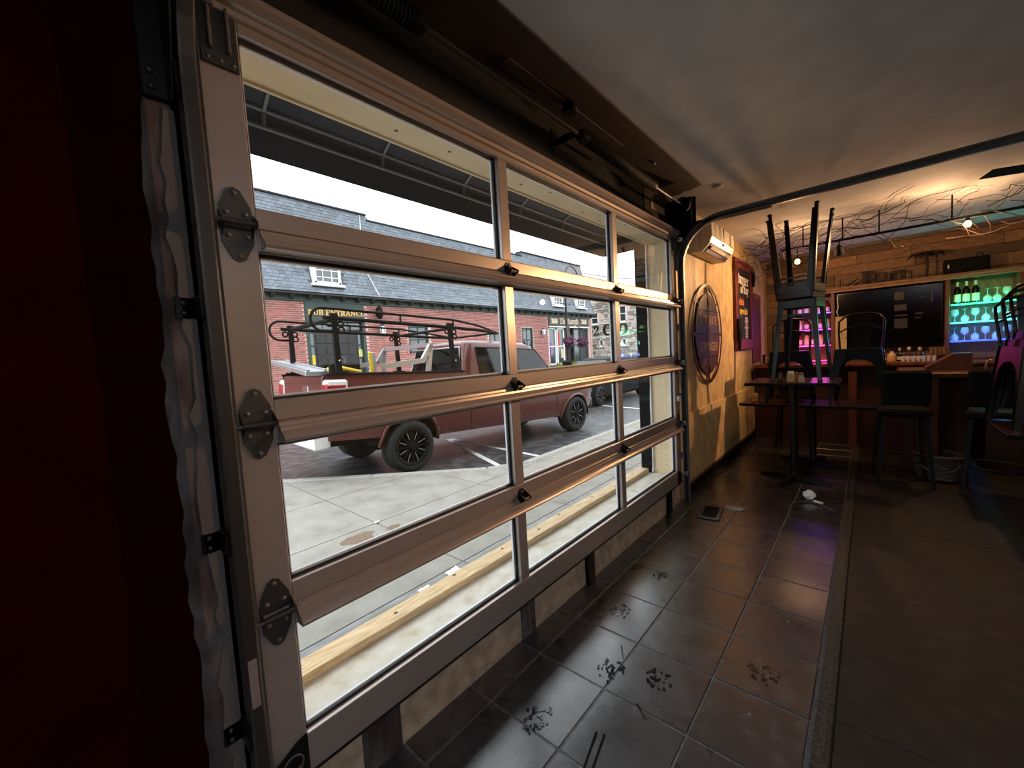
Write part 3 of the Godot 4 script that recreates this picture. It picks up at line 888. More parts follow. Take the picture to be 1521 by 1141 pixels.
# ---------------------------------------------------------------- outside face of the opening
func street_opening() -> void:
	var si := struct("trim_2", B.new().bx(V(-0.50, 0.12, -3.99), V(-0.05, 0.252, -0.05), 0.004), M.sill, "pale stained sill outside the bottom of the glass door", "sill")
	var st := B.new()
	one("lumber", B.new().bx(V(-0.455, 0.2525, -3.93), V(-0.345, 0.292, -0.20), 0.003), M.pine, "long pine two-by-four lying along the sill outside the door", "lumber")
	var lb := get_node("lumber")
	for i in 9:
		var z := -0.5 - 0.38 * i - rng.randf() * 0.15
		part("knot", B.new().lathe([Vector2(0.011, 0.0), Vector2(0.008, 0.0008), Vector2(0, 0.001)], 8, V(-0.40 + rng.randf_range(-0.04, 0.04), 0.2922, z)), M.knot, lb)
	var so := struct("trim_3", B.new().bx(V(-0.285, 2.535, -4.02), V(-0.052, 2.60, -0.25)), M.soffit, "pale plywood soffit board over the outside of the glass door", "soffit")
	part("soffit_face", B.new().bx(V(-0.30, 2.525, -4.02), V(-0.285, 2.60, -0.25), 0.002), M.soffit, so)
	for i in 14:
		var z := -0.35 - 0.26 * i + rng.randf_range(-0.08, 0.08)
		part("knot", B.new().lathe([Vector2(0, -0.0012), Vector2(0.006, -0.001), Vector2(0.010, 0.0)], 8, V(rng.randf_range(-0.26, -0.10), 2.5347, z)), M.knot, so)
	var ja := struct("trim_4", B.new().bx(V(-0.30, 0.2525, -4.0), V(-0.050, 2.535, -3.955), 0.003), M.soffit, "cream plywood jamb at the bar end of the door opening", "jamb")
	part("jamb_vinyl", B.new().bx(V(-0.105, 0.2525, -3.956), V(-0.052, 2.53, -3.935), 0.003), M.white_vinyl, ja)
	for q in [[-0.2, 1.35], [-0.21, 1.22], [-0.18, 0.72], [-0.2, 0.60]]:
		part("screw_mark", B.new().ball(V(q[0], q[1], -3.955), 0.006, 6), M.knot, ja)
	var po := struct("trim_5", B.new().bx(V(-0.425, -0.05, -4.02), V(-0.31, 3.4, -3.93), 0.004), M.black, "black painted corner post outside the bar end of the door", "post")
	var ca := PackedVector2Array()
	for i in 30: ca.append(Vector2(-0.311 + rng.randf_range(-0.002, 0.006), 0.26 + 2.3 * i / 29.0))
	ca.append(Vector2(-0.298, 2.56)); ca.append(Vector2(-0.298, 0.26))
	part("caulk", B.new().prism(ca, -3.955, -3.928), M.white_vinyl, po)
	struct("trim_6", B.new().bx(V(-0.42, 0.25, -0.32), V(-0.05, 2.53, -0.25)), M.soffit, "cream plywood jamb at the camera end of the door opening", "jamb")
	# awning
	var aw := thing("awning", "dark navy fabric shop awning on grey tubes above the outside of the door", "awning")
	var xa := -1.5
	var z0 := 0.9
	var z1 := -5.30
	var g := B.new()
	g.quad(V(xa, 3.10, z1), V(xa, 3.10, z0), V(-0.40, 3.72, z0), V(-0.40, 3.72, z1))
	g.quad(V(xa, 3.106, z0), V(xa, 3.106, z1), V(-0.40, 3.726, z1), V(-0.40, 3.726, z0))
	part("canopy", g, M.awning, aw)
	part("valance", B.new().bx(V(xa - 0.004, 2.85, z1), V(xa, 3.11, z0)), M.awning, aw)
	part("end_panel", B.new().prism(PackedVector2Array([Vector2(xa, 2.85), Vector2(-0.43, 2.85), Vector2(-0.43, 3.70), Vector2(xa, 3.11)]), z1 - 0.004, z1, Transform3D.IDENTITY), M.awning_end, aw)
	part("end_panel", B.new().prism(PackedVector2Array([Vector2(xa, 2.85), Vector2(-0.43, 2.85), Vector2(-0.43, 3.70), Vector2(xa, 3.11)]), z0, z0 + 0.004, Transform3D.IDENTITY), M.awning_end, aw)
	for q in [[xa + 0.03, 3.02], [xa + 0.05, 3.115], [-0.46, 3.69], [-0.46, 2.87]]:
		part("tube", B.new().cyl(V(q[0], q[1], z1 + 0.02), V(q[0], q[1], z0), 0.014, 10), M.awning_tube, aw)
	for z in [0.0, -0.987, -1.805, -2.636, -3.45, -4.245, -5.26]:
		part("rafter", B.new().cyl(V(xa + 0.03, 3.02, z), V(xa + 0.05, 3.115, z), 0.012, 8), M.awning_tube, aw)
		part("rafter", B.new().cyl(V(xa + 0.05, 3.115, z), V(-0.46, 3.69, z), 0.012, 8), M.awning_tube, aw)
	struct("wall_facade", B.new().bx(V(-0.42, 3.1, -8.8), V(-0.1, 6.5, 2.8)), M.header, "dark upper shopfront wall above the awning", "wall")

# ---------------------------------------------------------------- street
func flat_prism(b: B, poly: PackedVector2Array, top: float, thick: float, e := 0.0) -> B:
	return b.prism(poly, 0.0, thick, Transform3D(Basis(V(1, 0, 0), V(0, 0, 1), V(0, -1, 0)), V(0, top, 0)), e)

func street() -> void:
	var rb := B.new()
	var road_at := [[40.0, -0.2], [-3.5, -0.2], [-9.0, -0.336], [-90.0, -0.336]]
	for i in 3:
		var z0: float = road_at[i][0]; var z1: float = road_at[i + 1][0]
		var y0: float = road_at[i][1]; var y1: float = road_at[i + 1][1]
		rb.quad(V(-0.42, y0, z0), V(-0.42, y1, z1), V(-70, y1, z1), V(-70, y0, z0))
		rb.quad(V(-0.42, y0 - 0.4, z0), V(-70, y0 - 0.4, z0), V(-70, y1 - 0.4, z1), V(-0.42, y1 - 0.4, z1))
		rb.quad(V(-0.42, y0, z0), V(-0.42, y0 - 0.4, z0), V(-0.42, y1 - 0.4, z1), V(-0.42, y1, z1))
	struct("ground", rb, M.asphalt, "damp grey asphalt street between the bar and the brick pub", "road")
	# walk with the corner that bulges into the street
	var line := [Vector2(-9.5, 2.2), Vector2(-4.92, -1.98), Vector2(-3.95, -2.85), Vector2(-2.75, -3.95), Vector2(-2.5, -4.45), Vector2(-2.48, -12.0), Vector2(-2.48, -40.0)]
	var poly := PackedVector2Array(line)
	poly.append(Vector2(-0.42, -40.0)); poly.append(Vector2(-0.42, 6.0)); poly.append(Vector2(-9.5, 6.0))
	var bed := struct("sidewalk", flat_prism(B.new(), poly, -0.058, 0.3), M.concrete_dark, "pale concrete sidewalk of square slabs outside the glass door", "sidewalk")
	var inner := Geometry2D.offset_polygon(poly, -0.13)[0]
	var xs := [-9.4, -7.8, -6.3, -4.75, -3.45, -2.31, -1.02, -0.422]
	var zs := [5.9, 4.2, 2.55, 0.95, -0.5, -1.96, -3.38, -4.85, -6.3, -7.8, -9.3, -10.9, -12.6, -14.5, -17, -20, -25, -32, -39.9]
	for i in xs.size() - 1:
		for j in zs.size() - 1:
			var cell := PackedVector2Array([Vector2(xs[i] + 0.005, zs[j] - 0.005), Vector2(xs[i + 1] - 0.005, zs[j] - 0.005), Vector2(xs[i + 1] - 0.005, zs[j + 1] + 0.005), Vector2(xs[i] + 0.005, zs[j + 1] + 0.005)])
			for piece in Geometry2D.intersect_polygons(cell, inner):
				if piece.size() < 3: continue
				part("slab", flat_prism(B.new(), piece, -0.05, 0.03), M.concrete_dark if i == 6 else M.concrete, bed)
	for i in line.size() - 1:
		var a: Vector2 = line[i]
		var b: Vector2 = line[i + 1]
		var l := a.distance_to(b)
		var k := int(ceil(l / 1.8))
		for q in mini(k, 14):
			var p0 := a.lerp(b, float(q) / k + 0.002)
			var p1 := a.lerp(b, float(q + 1) / k - 0.002)
			var d := (p1 - p0).normalized()
			part("kerb_stone", B.new().box(V((p0.x + p1.x) / 2, -0.205, (p0.y + p1.y) / 2) + V(-d.y, 0, d.x) * 0.065, V(0.13, 0.33, p0.distance_to(p1)), 0.012, Basis(Vector3.UP, atan2(d.x, d.y))), M.curb, bed)
	for q in [[-2.121, -1.678, 0.17, 0.10], [-2.074, -2.003, 0.09, 0.04], [-1.994, -1.40, 0.05, 0.035], [-1.93, -2.85, 0.16, 0.05], [-0.83, -1.72, 0.05, 0.03]]:
		var st := PackedVector2Array()
		for i in 18:
			var a := TAU * i / 18.0
			var rr := 0.7 + 0.35 * rng.randf()
			st.append(Vector2(q[0] + cos(a) * q[2] * rr * 0.7, q[1] + sin(a) * q[2] * rr))
		part("stain", flat_prism(B.new(), st, -0.0488, 0.001), M.stain, bed)
	# far walk
	var fw := struct("sidewalk_2", B.new().bx(V(-14.2, -0.36, -45), V(-11.6, -0.09, 25)), M.concrete, "far sidewalk in front of the brick pub", "sidewalk")
	for i in 40:
		part("kerb_stone", B.new().bx(V(-11.6, -0.36, -45 + i * 1.75 + 0.01), V(-11.45, -0.08, -45 + i * 1.75 + 1.74), 0.01), M.curb, fw)
	# painted bay lines
	var rd := get_node("ground")
	for q in [[-5.7, -5.66, -2.98, -4.51], [-5.7, -5.72, -2.88, -5.43], [-5.6, -12.2, -2.7, -11.6]]:
		var a := Vector2(q[0], q[1]); var b := Vector2(q[2], q[3])
		var d := (b - a).normalized(); var n := Vector2(-d.y, d.x) * 0.05
		var ry := func(p: Vector2) -> Vector3: return V(p.x, (-0.2 if p.y > -3.5 else lerpf(-0.2, -0.336, clampf((-3.5 - p.y) / 5.5, 0, 1))) + 0.003, p.y)
		var lb := B.new()
		lb.quad(ry.call(a + n), ry.call(b + n), ry.call(b - n), ry.call(a - n))
		part("bay_line", lb, M.road_paint, rd)
	# litter
	var lit := [[-0.95, -1.81, 0.085, 0.04, "white paper scrap on the dark paving nearer the bar end, beside the pine lumber"], [-0.93, -1.54, 0.075, 0.045, "crumpled white paper scrap on the dark paving nearer the camera, beside the pine lumber"], [-2.30, -1.96, 0.04, 0.03, "small white paper scrap on the pale slabs at the joint crossing"], [-1.91, -3.2, 0.07, 0.03, "white paper twist on the pale slabs against the middle mullion"]]
	for q in lit:
		var g := []
		for i in 6:
			var row := []
			for j in 6:
				row.append(V(q[0] + (i - 2.5) / 5.0 * q[2] + rng.randf_range(-0.004, 0.004), -0.045 + rng.randf_range(0, 0.014), q[1] + (j - 2.5) / 5.0 * q[2] * 1.3 + rng.randf_range(-0.004, 0.004)))
			g.append(row)
		one("paper_scrap", B.new().grid(g, true), M.paper, q[4], "litter", "paper scraps on the sidewalk")

# ---------------------------------------------------------------- brick pub across the street
func sash(parent: Node, x: float, z0: float, z1: float, y0: float, y1: float, nx: int, ny: int, frame: Material, called := "window") -> Node3D:
	# a window in a wall that faces +x; z0 > z1
	var b := B.new()
	var t := 0.09
	b.bx(V(x - 0.06, y0, z1), V(x + 0.05, y0 + t, z0), 0.008); b.bx(V(x - 0.06, y1 - t, z1), V(x + 0.05, y1, z0), 0.008)
	b.bx(V(x - 0.06, y0, z1), V(x + 0.05, y1, z1 + t), 0.008); b.bx(V(x - 0.06, y0, z0 - t), V(x + 0.05, y1, z0), 0.008)
	b.bx(V(x - 0.03, (y0 + y1) / 2 - 0.03, z1), V(x + 0.03, (y0 + y1) / 2 + 0.03, z0))
	var w := part(called, b, frame, parent)
	part("pane", B.new().bx(V(x - 0.05, y0 + 0.02, z1 + 0.02), V(x - 0.02, y1 - 0.02, z0 - 0.02)), M.window_glass, w)
	var mu := B.new()
	for i in range(1, nx):
		var z := z0 + (z1 - z0) * i / nx
		mu.bx(V(x - 0.03, y0, z - 0.014), V(x + 0.012, y1, z + 0.014))
	for j in range(1, ny):
		var y := y0 + (y1 - y0) * j / ny
		mu.bx(V(x - 0.03, y - 0.014, z1), V(x + 0.012, y + 0.014, z0))
	if nx > 1 or ny > 1: part("muntin", mu, frame, w)
	return w

func pub() -> void:
	var P := thing("brick_pub", "long red brick pub with a grey slate mansard roof across the street", "building", V(-14, 0, 0))
	var zN := 7.0
	var zF := -26.4
	var core := B.new()
	core.bx(V(-9, -0.3, zF), V(-0.55, 4.0, zN))
	# openings: z0 > z1, y0, y1
	var holes := [[-6.14, -8.46, -0.3, 4.1], [-10.5, -11.6, 1.9, 3.15], [-15.6, -16.6, 1.75, 2.85], [-18.35, -19.4, 1.7, 3.17], [-21.0, -25.98, -0.3, 4.1]]
	var zc0 := zN
	for h in holes:
		core.bx(V(-0.56, -0.3, h[0]), V(-0.022, 4.0, zc0))
		if h[2] > 0.0: core.bx(V(-0.56, -0.3, h[1]), V(-0.022, h[2], h[0]))
		if h[3] < 4.0: core.bx(V(-0.56, h[3], h[1]), V(-0.022, 4.0, h[0]))
		zc0 = h[1]
	core.bx(V(-0.56, -0.3, zF), V(-0.022, 4.0, zc0))
	part("wall", core, M.mortar, P)
	var bl := []
	var bc := []
	var row := 0
	var y := -0.05
	while y < 3.96:
		var z := zN - (0.11 if row % 2 else 0.0)
		while z > zF:
			var zc := z - 0.108
			var ok := zc > zF + 0.08
			for h in holes:
				if zc < h[0] + 0.06 and zc > h[1] - 0.06 and y > h[2] - 0.04 and y < h[3] - 0.02: ok = false
			if ok:
				bl.append(Transform3D(Basis.IDENTITY, V(-0.03 + rng.randf_range(-0.003, 0.005), y + 0.032, zc)))
				var k := rng.randf_range(0.78, 1.12)
				var c := Color(0.62 * k, 0.34 * k, 0.31 * k).lerp(Color(0.56, 0.40, 0.38), rng.randf() * 0.4)
				bc.append(c.srgb_to_linear())
			z -= 0.218
		y += 0.076
		row += 1
	many("bricks", B.new().box(V(0, 0, 0), V(0.06, 0.050, 0.200)).mesh(), M.brick, bl, P, bc)
	# green eaves band with brackets
	part("eaves_band", B.new().bx(V(-0.1, 3.93, zF), V(0.06, 4.16, zN), 0.01), M.green_trim, P)
	part("gutter", B.new().bx(V(-0.1, 4.14, zF - 0.1), V(0.34, 4.22, zN), 0.02), M.green_dark, P)
	var zz := zN - 0.3
	while zz > zF:
		part("eaves_bracket", B.new().prism(PackedVector2Array([Vector2(0.06, 3.98), Vector2(0.12, 4.0), Vector2(0.26, 4.10), Vector2(0.26, 4.15), Vector2(0.06, 4.15)]), zz - 0.06, zz + 0.06, Transform3D.IDENTITY), M.green_dark, P)
		zz -= 0.62
	# mansard roof
	var rf := B.new()
	var prof := [Vector2(0.36, 4.22), Vector2(0.16, 4.45), Vector2(0.0, 4.85), Vector2(-0.75, 7.64), Vector2(-8.6, 7.8), Vector2(-9, 4.22)]
	rf.prism(PackedVector2Array(prof), zF - 0.1, zN)
	var roof := part("roof", rf, M.under_slate, P)
	for q in [[zN, -9.29, 7.87], [-19.6, zF - 0.1, 7.91]]:
		part("parapet", B.new().prism(PackedVector2Array([Vector2(-0.70, 7.47), Vector2(-0.82, q[2]), Vector2(-1.4, q[2]), Vector2(-1.4, 7.5)]), q[1], q[0]), M.under_slate, roof)
		part("coping", B.new().bx(V(-1.2, q[2] - 0.03, q[1] - 0.04), V(-0.72, q[2] + 0.04, q[0] + 0.04), 0.01), M.iron, roof)
	part("coping", B.new().bx(V(-1.2, 7.61, -19.6), V(-0.68, 7.68, -9.29), 0.01), M.iron, roof)
	var sl := []
	var sc := []
	for s in 3:
		var a: Vector2 = prof[s]
		var b: Vector2 = prof[s + 1]
		var l := a.distance_to(b)
		var k := int(round(l / 0.135))
		var ang := atan2(b.y - a.y, b.x - a.x)
		for r in k + (2 if s == 2 else 0):
			var p := a + (b - a) * (r + 0.5) / k
			var z := zN - (0.10 if r % 2 else 0.0)
			while z > zF:
				var skip := false
				for d in [[-6.45, -7.6, 4.5, 6.15], [-21.4, -22.65, 4.5, 6.15], [-24.2, -25.4, 4.5, 6.15]]:
					if z < d[0] + 0.1 and z > d[1] - 0.1 and p.y > d[2] and p.y < d[3]: skip = true
				if r >= k and z < -9.35 and z > -19.55: skip = true
				if not skip:
					var bb := Basis(V(cos(ang), sin(ang), 0), V(-sin(ang), cos(ang), 0), V(0, 0, 1)) * Basis(V(0, 0, 1), rng.randf_range(0.05, 0.11))
					sl.append(Transform3D(bb, V(p.x, p.y, z) + V(sin(ang), -cos(ang), 0) * 0.012))
					var q := rng.randf_range(0.84, 1.08)
					sc.append(Color(0.37 * q, 0.40 * q, 0.435 * q).srgb_to_linear())
				z -= 0.205
	many("slates", B.new().box(V(0, 0, 0), V(0.165, 0.012, 0.197)).mesh(), M.slate, sl, roof, sc)
	for d in [[-6.53, -7.53, 4.6, 6.12], [-21.50, -22.55, 4.63, 6.12], [-24.28, -25.33, 4.63, 6.12]]:
		var dm := part("dormer", B.new().prism(PackedVector2Array([Vector2(0.10, d[2]), Vector2(0.02, d[3]), Vector2(-0.6, d[3] + 0.05), Vector2(-0.3, d[2])]), d[1] - 0.05, d[0] + 0.05), M.white_paint, P)
		sash(dm, 0.12, d[0], d[1], d[2], d[3], 3, 6, M.white_paint)
		part("dormer_sill", B.new().bx(V(0.0, d[2] - 0.10, d[1] - 0.12), V(0.28, d[2] + 0.0, d[0] + 0.12), 0.01), M.white_paint, dm)
	part("wire", B.new().tube([V(-0.78, 7.85, -9.05), V(-0.4, 6.4, -8.80), V(-0.12, 5.3, -8.78), V(0.35, 4.3, -9.0)], 0.014, 6), M.white_paint, P)
	# pub entrance
	var en := part("entrance", B.new().bx(V(-0.4, -0.3, -8.5), V(-0.22, 4.0, -6.05)), M.green_dark, P)
	part("entrance_post", B.new().bx(V(-0.3, -0.1, -6.26), V(0.02, 3.95, -6.14), 0.01), M.green_trim, en)
	part("entrance_post", B.new().bx(V(-0.3, -0.1, -8.46), V(0.02, 3.95, -8.34), 0.01), M.green_trim, en)
	var sb := part("sign_board", B.new().bx(V(-0.2, 3.22, -8.44), V(0.04, 3.94, -6.16), 0.01), M.green_trim, P)
	words(sb, "lettering", "PUB ENTRANCE", 0.275, M.gold, V(0.05, 3.55, -7.33), PI / 2, 0.02)
	for s in 2:
		var zc := -6.86 - s * 0.86
		var lf := part("door_leaf", B.new().bx(V(-0.22, -0.05, zc - 0.42), V(-0.15, 2.86, zc + 0.42), 0.005), M.door_black, P)
		for i in 2:
			for j in 6:
				part("door_panel", B.new().bx(V(-0.155, 0.25 + j * 0.43, zc - 0.36 + i * 0.39), V(-0.125, 0.25 + j * 0.43 + 0.34, zc - 0.36 + i * 0.39 + 0.32), 0.022), M.door_black, lf)
		part("pull_handle", B.new().cyl(V(-0.10, 1.0, zc + (-0.38 if s == 0 else 0.38)), V(-0.10, 1.4, zc + (-0.38 if s == 0 else 0.38)), 0.015, 8), M.brass, lf)
	for z in [-6.35, -8.24]:
		var sd := part("sidelight", B.new().bx(V(-0.22, -0.05, z - 0.09), V(-0.14, 2.86, z + 0.09), 0.005), M.green_trim, P)
		for j in 5:
			part("pane", B.new().bx(V(-0.15, 0.35 + j * 0.5, z - 0.07), V(-0.132, 0.35 + j * 0.5 + 0.42, z + 0.07)), M.window_glass, sd)
		part("poster", B.new().bx(V(-0.132, 1.62 if z > -7 else 1.85, z - 0.08), V(-0.125, 1.98 if z > -7 else 2.15, z + 0.08)), M.yellow if z > -7 else flat(Color(0.78, 0.75, 0.45), 0.6), sd)
	part("transom", B.new().bx(V(-0.22, 2.88, -8.34), V(-0.13, 3.24, -6.26), 0.01), M.door_black, P)
	for i in 4:
		part("transom_pane", B.new().bx(V(-0.14, 2.94, -6.30 - i * 0.50 - 0.46), V(-0.118, 3.19, -6.30 - i * 0.50), 0.004), M.window_glass, P)
	# wall lanterns and loudspeaker
	for z in [-9.15, -20.3]:
		var lp := part("wall_lantern", B.new().lathe([Vector2(0, -0.22), Vector2(0.05, -0.22), Vector2(0.11, -0.12), Vector2(0.13, 0.0), Vector2(0.11, 0.12), Vector2(0.05, 0.2), Vector2(0, 0.2)], 14, V(0.16, 2.90, z)), M.white_vinyl, P)
		var cg := B.new()
		for i in 6:
			var a := TAU * i / 6
			cg.tube([V(0.16 + cos(a) * 0.05, 3.11, z + sin(a) * 0.05), V(0.16 + cos(a) * 0.14, 2.9, z + sin(a) * 0.14), V(0.16 + cos(a) * 0.05, 2.67, z + sin(a) * 0.05)], 0.012, 6)
		cg.lathe([Vector2(0, 0.2), Vector2(0.09, 0.19), Vector2(0.04, 0.27), Vector2(0, 0.28)], 12, V(0.16, 2.90, z))
		cg.bx(V(0, 2.84, z - 0.05), V(0.05, 2.98, z + 0.05))
		part("cage", cg, M.iron, lp)
	part("wall_speaker", B.new().ball(V(0.2, 3.62, -9.03), 0.21, 12, V(0.8, 1.3, 0.7)), M.black, P)
	for h in [[-10.5, -11.6, 1.9, 3.15], [-15.6, -16.6, 1.75, 2.85], [-18.35, -19.4, 1.7, 3.17]]:
		sash(P, -0.06, h[0], h[1], h[2], h[3], 2, 2, M.green_trim)
	# shopfront
	var sf := part("shopfront", B.new().bx(V(-0.5, -0.3, -25.98), V(-0.32, 4.0, -21.0)), M.shop_board, P)
	var fb := part("shop_fascia", B.new().bx(V(-0.3, 3.30, -25.96), V(0.03, 3.96, -21.02), 0.01), M.shop_board, P)
	part("fascia_mould", B.new().bx(V(-0.3, 3.22, -25.96), V(0.07, 3.30, -21.02), 0.01), M.white_paint, fb)
	words(fb, "lettering", "388", 0.46, M.cream_letter, V(0.04, 3.63, -21.64), PI / 2, 0.02)
	words(fb, "lettering", "Th' Burgh", 0.50, M.cream_letter, V(0.04, 3.64, -23.40), PI / 2, 0.02, "Droid Serif", 400)
	words(fb, "lettering", "388", 0.46, M.cream_letter, V(0.04, 3.66, -25.26), PI / 2, 0.02)
	for q in [[-21.05, -21.9, M.white_paint], [-22.0, -22.85, M.white_paint], [-24.0, -24.95, M.green_trim], [-24.98, -25.9, M.green_trim]]:
		sash(P, -0.12, q[0], q[1], 0.78, 3.2, 1, 1, q[2], "shop_window")
	part("stall_riser", B.new().bx(V(-0.3, -0.1, -25.96), V(0.0, 0.78, -23.95), 0.01), M.green_dark, P)
	part("stall_riser", B.new().bx(V(-0.3, -0.1, -22.9), V(0.0, 0.78, -21.02), 0.01), M.green_dark, P)
	var sdr := part("shop_door", B.new().bx(V(-0.45, -0.1, -23.9), V(-0.38, 3.1, -22.95), 0.01), M.green_dark, P)
	part("pane", B.new().bx(V(-0.39, 0.9, -23.75), V(-0.365, 2.4, -23.1)), M.window_glass, sdr)
	var goods := [Color(0.70, 0.25, 0.20), Color(0.80, 0.72, 0.60), Color(0.55, 0.42, 0.60)]
	for i in 3:
		part("window_display", B.new().bx(V(-0.13, [1.9, 1.2, 1.4][i], [-22.25, -22.6, -21.4][i] - 0.13), V(-0.115, [2.9, 1.8, 2.3][i], [-22.25, -22.6, -21.4][i] + 0.13), 0.006), flat(goods[i], 0.7), sf)
	# utility wire
	one("utility_wire", B.new().tube([V(-14.2, 7.2, -26.0), V(-13.0, 6.9, -28), V(-11.0, 6.9, -33.0), V(-9.0, 7.4, -40)], 0.02, 6), M.iron, "thin dark utility wire crossing the sky beyond the brick pub", "wire")

func stone_house() -> void:
	var S := thing("stone_house", "grey stone building with white sash windows beyond the end of the brick pub", "building", V(0, 0, -30))
	part("wall", B.new().bx(V(-22, -0.3, -8), V(-11.95, 5.5, -0.04)), M.mortar, S)
	part("upper_storey", B.new().bx(V(-22, 5.5, -8), V(-14.2, 8.2, -0.15)), M.white_paint, S)
	var holes := [[-16.1, -15.4, 3.75, 4.75], [-13.55, -12.92, 3.72, 5.0], [-15.42, -15.02, 1.9, 2.47], [-13.40, -13.0, 1.88, 2.44]]
	var l := []
	var c := []
	var y := -0.1
	var row := 0
	while y < 5.45:
		var h: float = [0.21, 0.16, 0.24, 0.18][row % 4]
		var x := -20.0 - rng.randf() * 0.3
		while x < -12.0:
			var w := rng.randf_range(0.28, 0.72)
			w = minf(w, -11.93 - x)
			var ok := w > 0.06
			for q in holes:
				if x + w > q[0] and x < q[1] and y + h > q[2] and y < q[3]: ok = false
			if ok:
				l.append(Transform3D(Basis.from_scale(V(w - 0.02, h - 0.02, 1)), V(x + w / 2, y + h / 2, rng.randf_range(-0.03, 0.02))))
				var k := rng.randf_range(0.62, 1.12)
				c.append(Color(0.74 * k, 0.72 * k, 0.68 * k).srgb_to_linear())
			x += w
		y += h
		row += 1
	many("stones", B.new().box(V(0, 0, 0), V(1, 1, 0.12), 0.03).mesh(), M.stone, l, S, c)
	for q in holes:
		var big: bool = q[1] - q[0] > 0.5
		var b := B.new()
		var t := 0.08
		b.bx(V(q[0], q[2], -0.03), V(q[0] + t, q[3], 0.08)); b.bx(V(q[1] - t, q[2], -0.03), V(q[1], q[3], 0.08))
		b.bx(V(q[0], q[2], -0.03), V(q[1], q[2] + t, 0.08)); b.bx(V(q[0], q[3] - t, -0.03), V(q[1], q[3], 0.08))
		if big: b.bx(V(q[0], (q[2] + q[3]) / 2 - 0.03, -0.03), V(q[1], (q[2] + q[3]) / 2 + 0.03, 0.07))
		var w := part("window", b, M.white_paint, S)
		part("pane", B.new().bx(V(q[0] + 0.02, q[2] + 0.02, -0.03), V(q[1] - 0.02, q[3] - 0.02, 0.0)), M.window_glass, w)
		part("window_sill", B.new().bx(V(q[0] - 0.1, q[2] - 0.1, -0.03), V(q[1] + 0.1, q[2], 0.16), 0.01), M.white_paint, w)
	var mu := part("mural_reflection_board", B.new().bx(V(-16.2, 2.62, 0.055), V(-12.75, 2.70, 0.075)), M.white_paint, S)  # part mural, part glass reflection painted here as solid lettering
	words(mu, "lettering", "2", 1.05, M.black, V(-15.62, 3.18, 0.09), 0.0, 0.02)
	words(mu, "lettering", "C", 1.25, M.black, V(-14.66, 3.20, 0.09), 0.0, 0.02)
	words(mu, "lettering", "O", 1.15, M.black, V(-13.24, 3.15, 0.09), 0.0, 0.02)
	# what stands at the far end of the street
	var fbk := thing("distant_building", "far pale building closing the end of the street beyond the parked black car", "building", V(-3, 0, -62))
	part("wall", B.new().bx(V(-9, -0.3, -8), V(12, 6.5, 0)), noisy([0.3, 0.7], [Color(0.36, 0.34, 0.33), Color(0.44, 0.42, 0.41)], 0.9, V(0.3, 0.3, 0.3), 0.02, 0.0, 0.0, 71), fbk)
	for i in 5:
		part("window", B.new().bx(V(-8 + i * 3.5, 1.2, -0.02), V(-6.4 + i * 3.5, 3.2, 0.05), 0.01), M.window_glass, fbk)

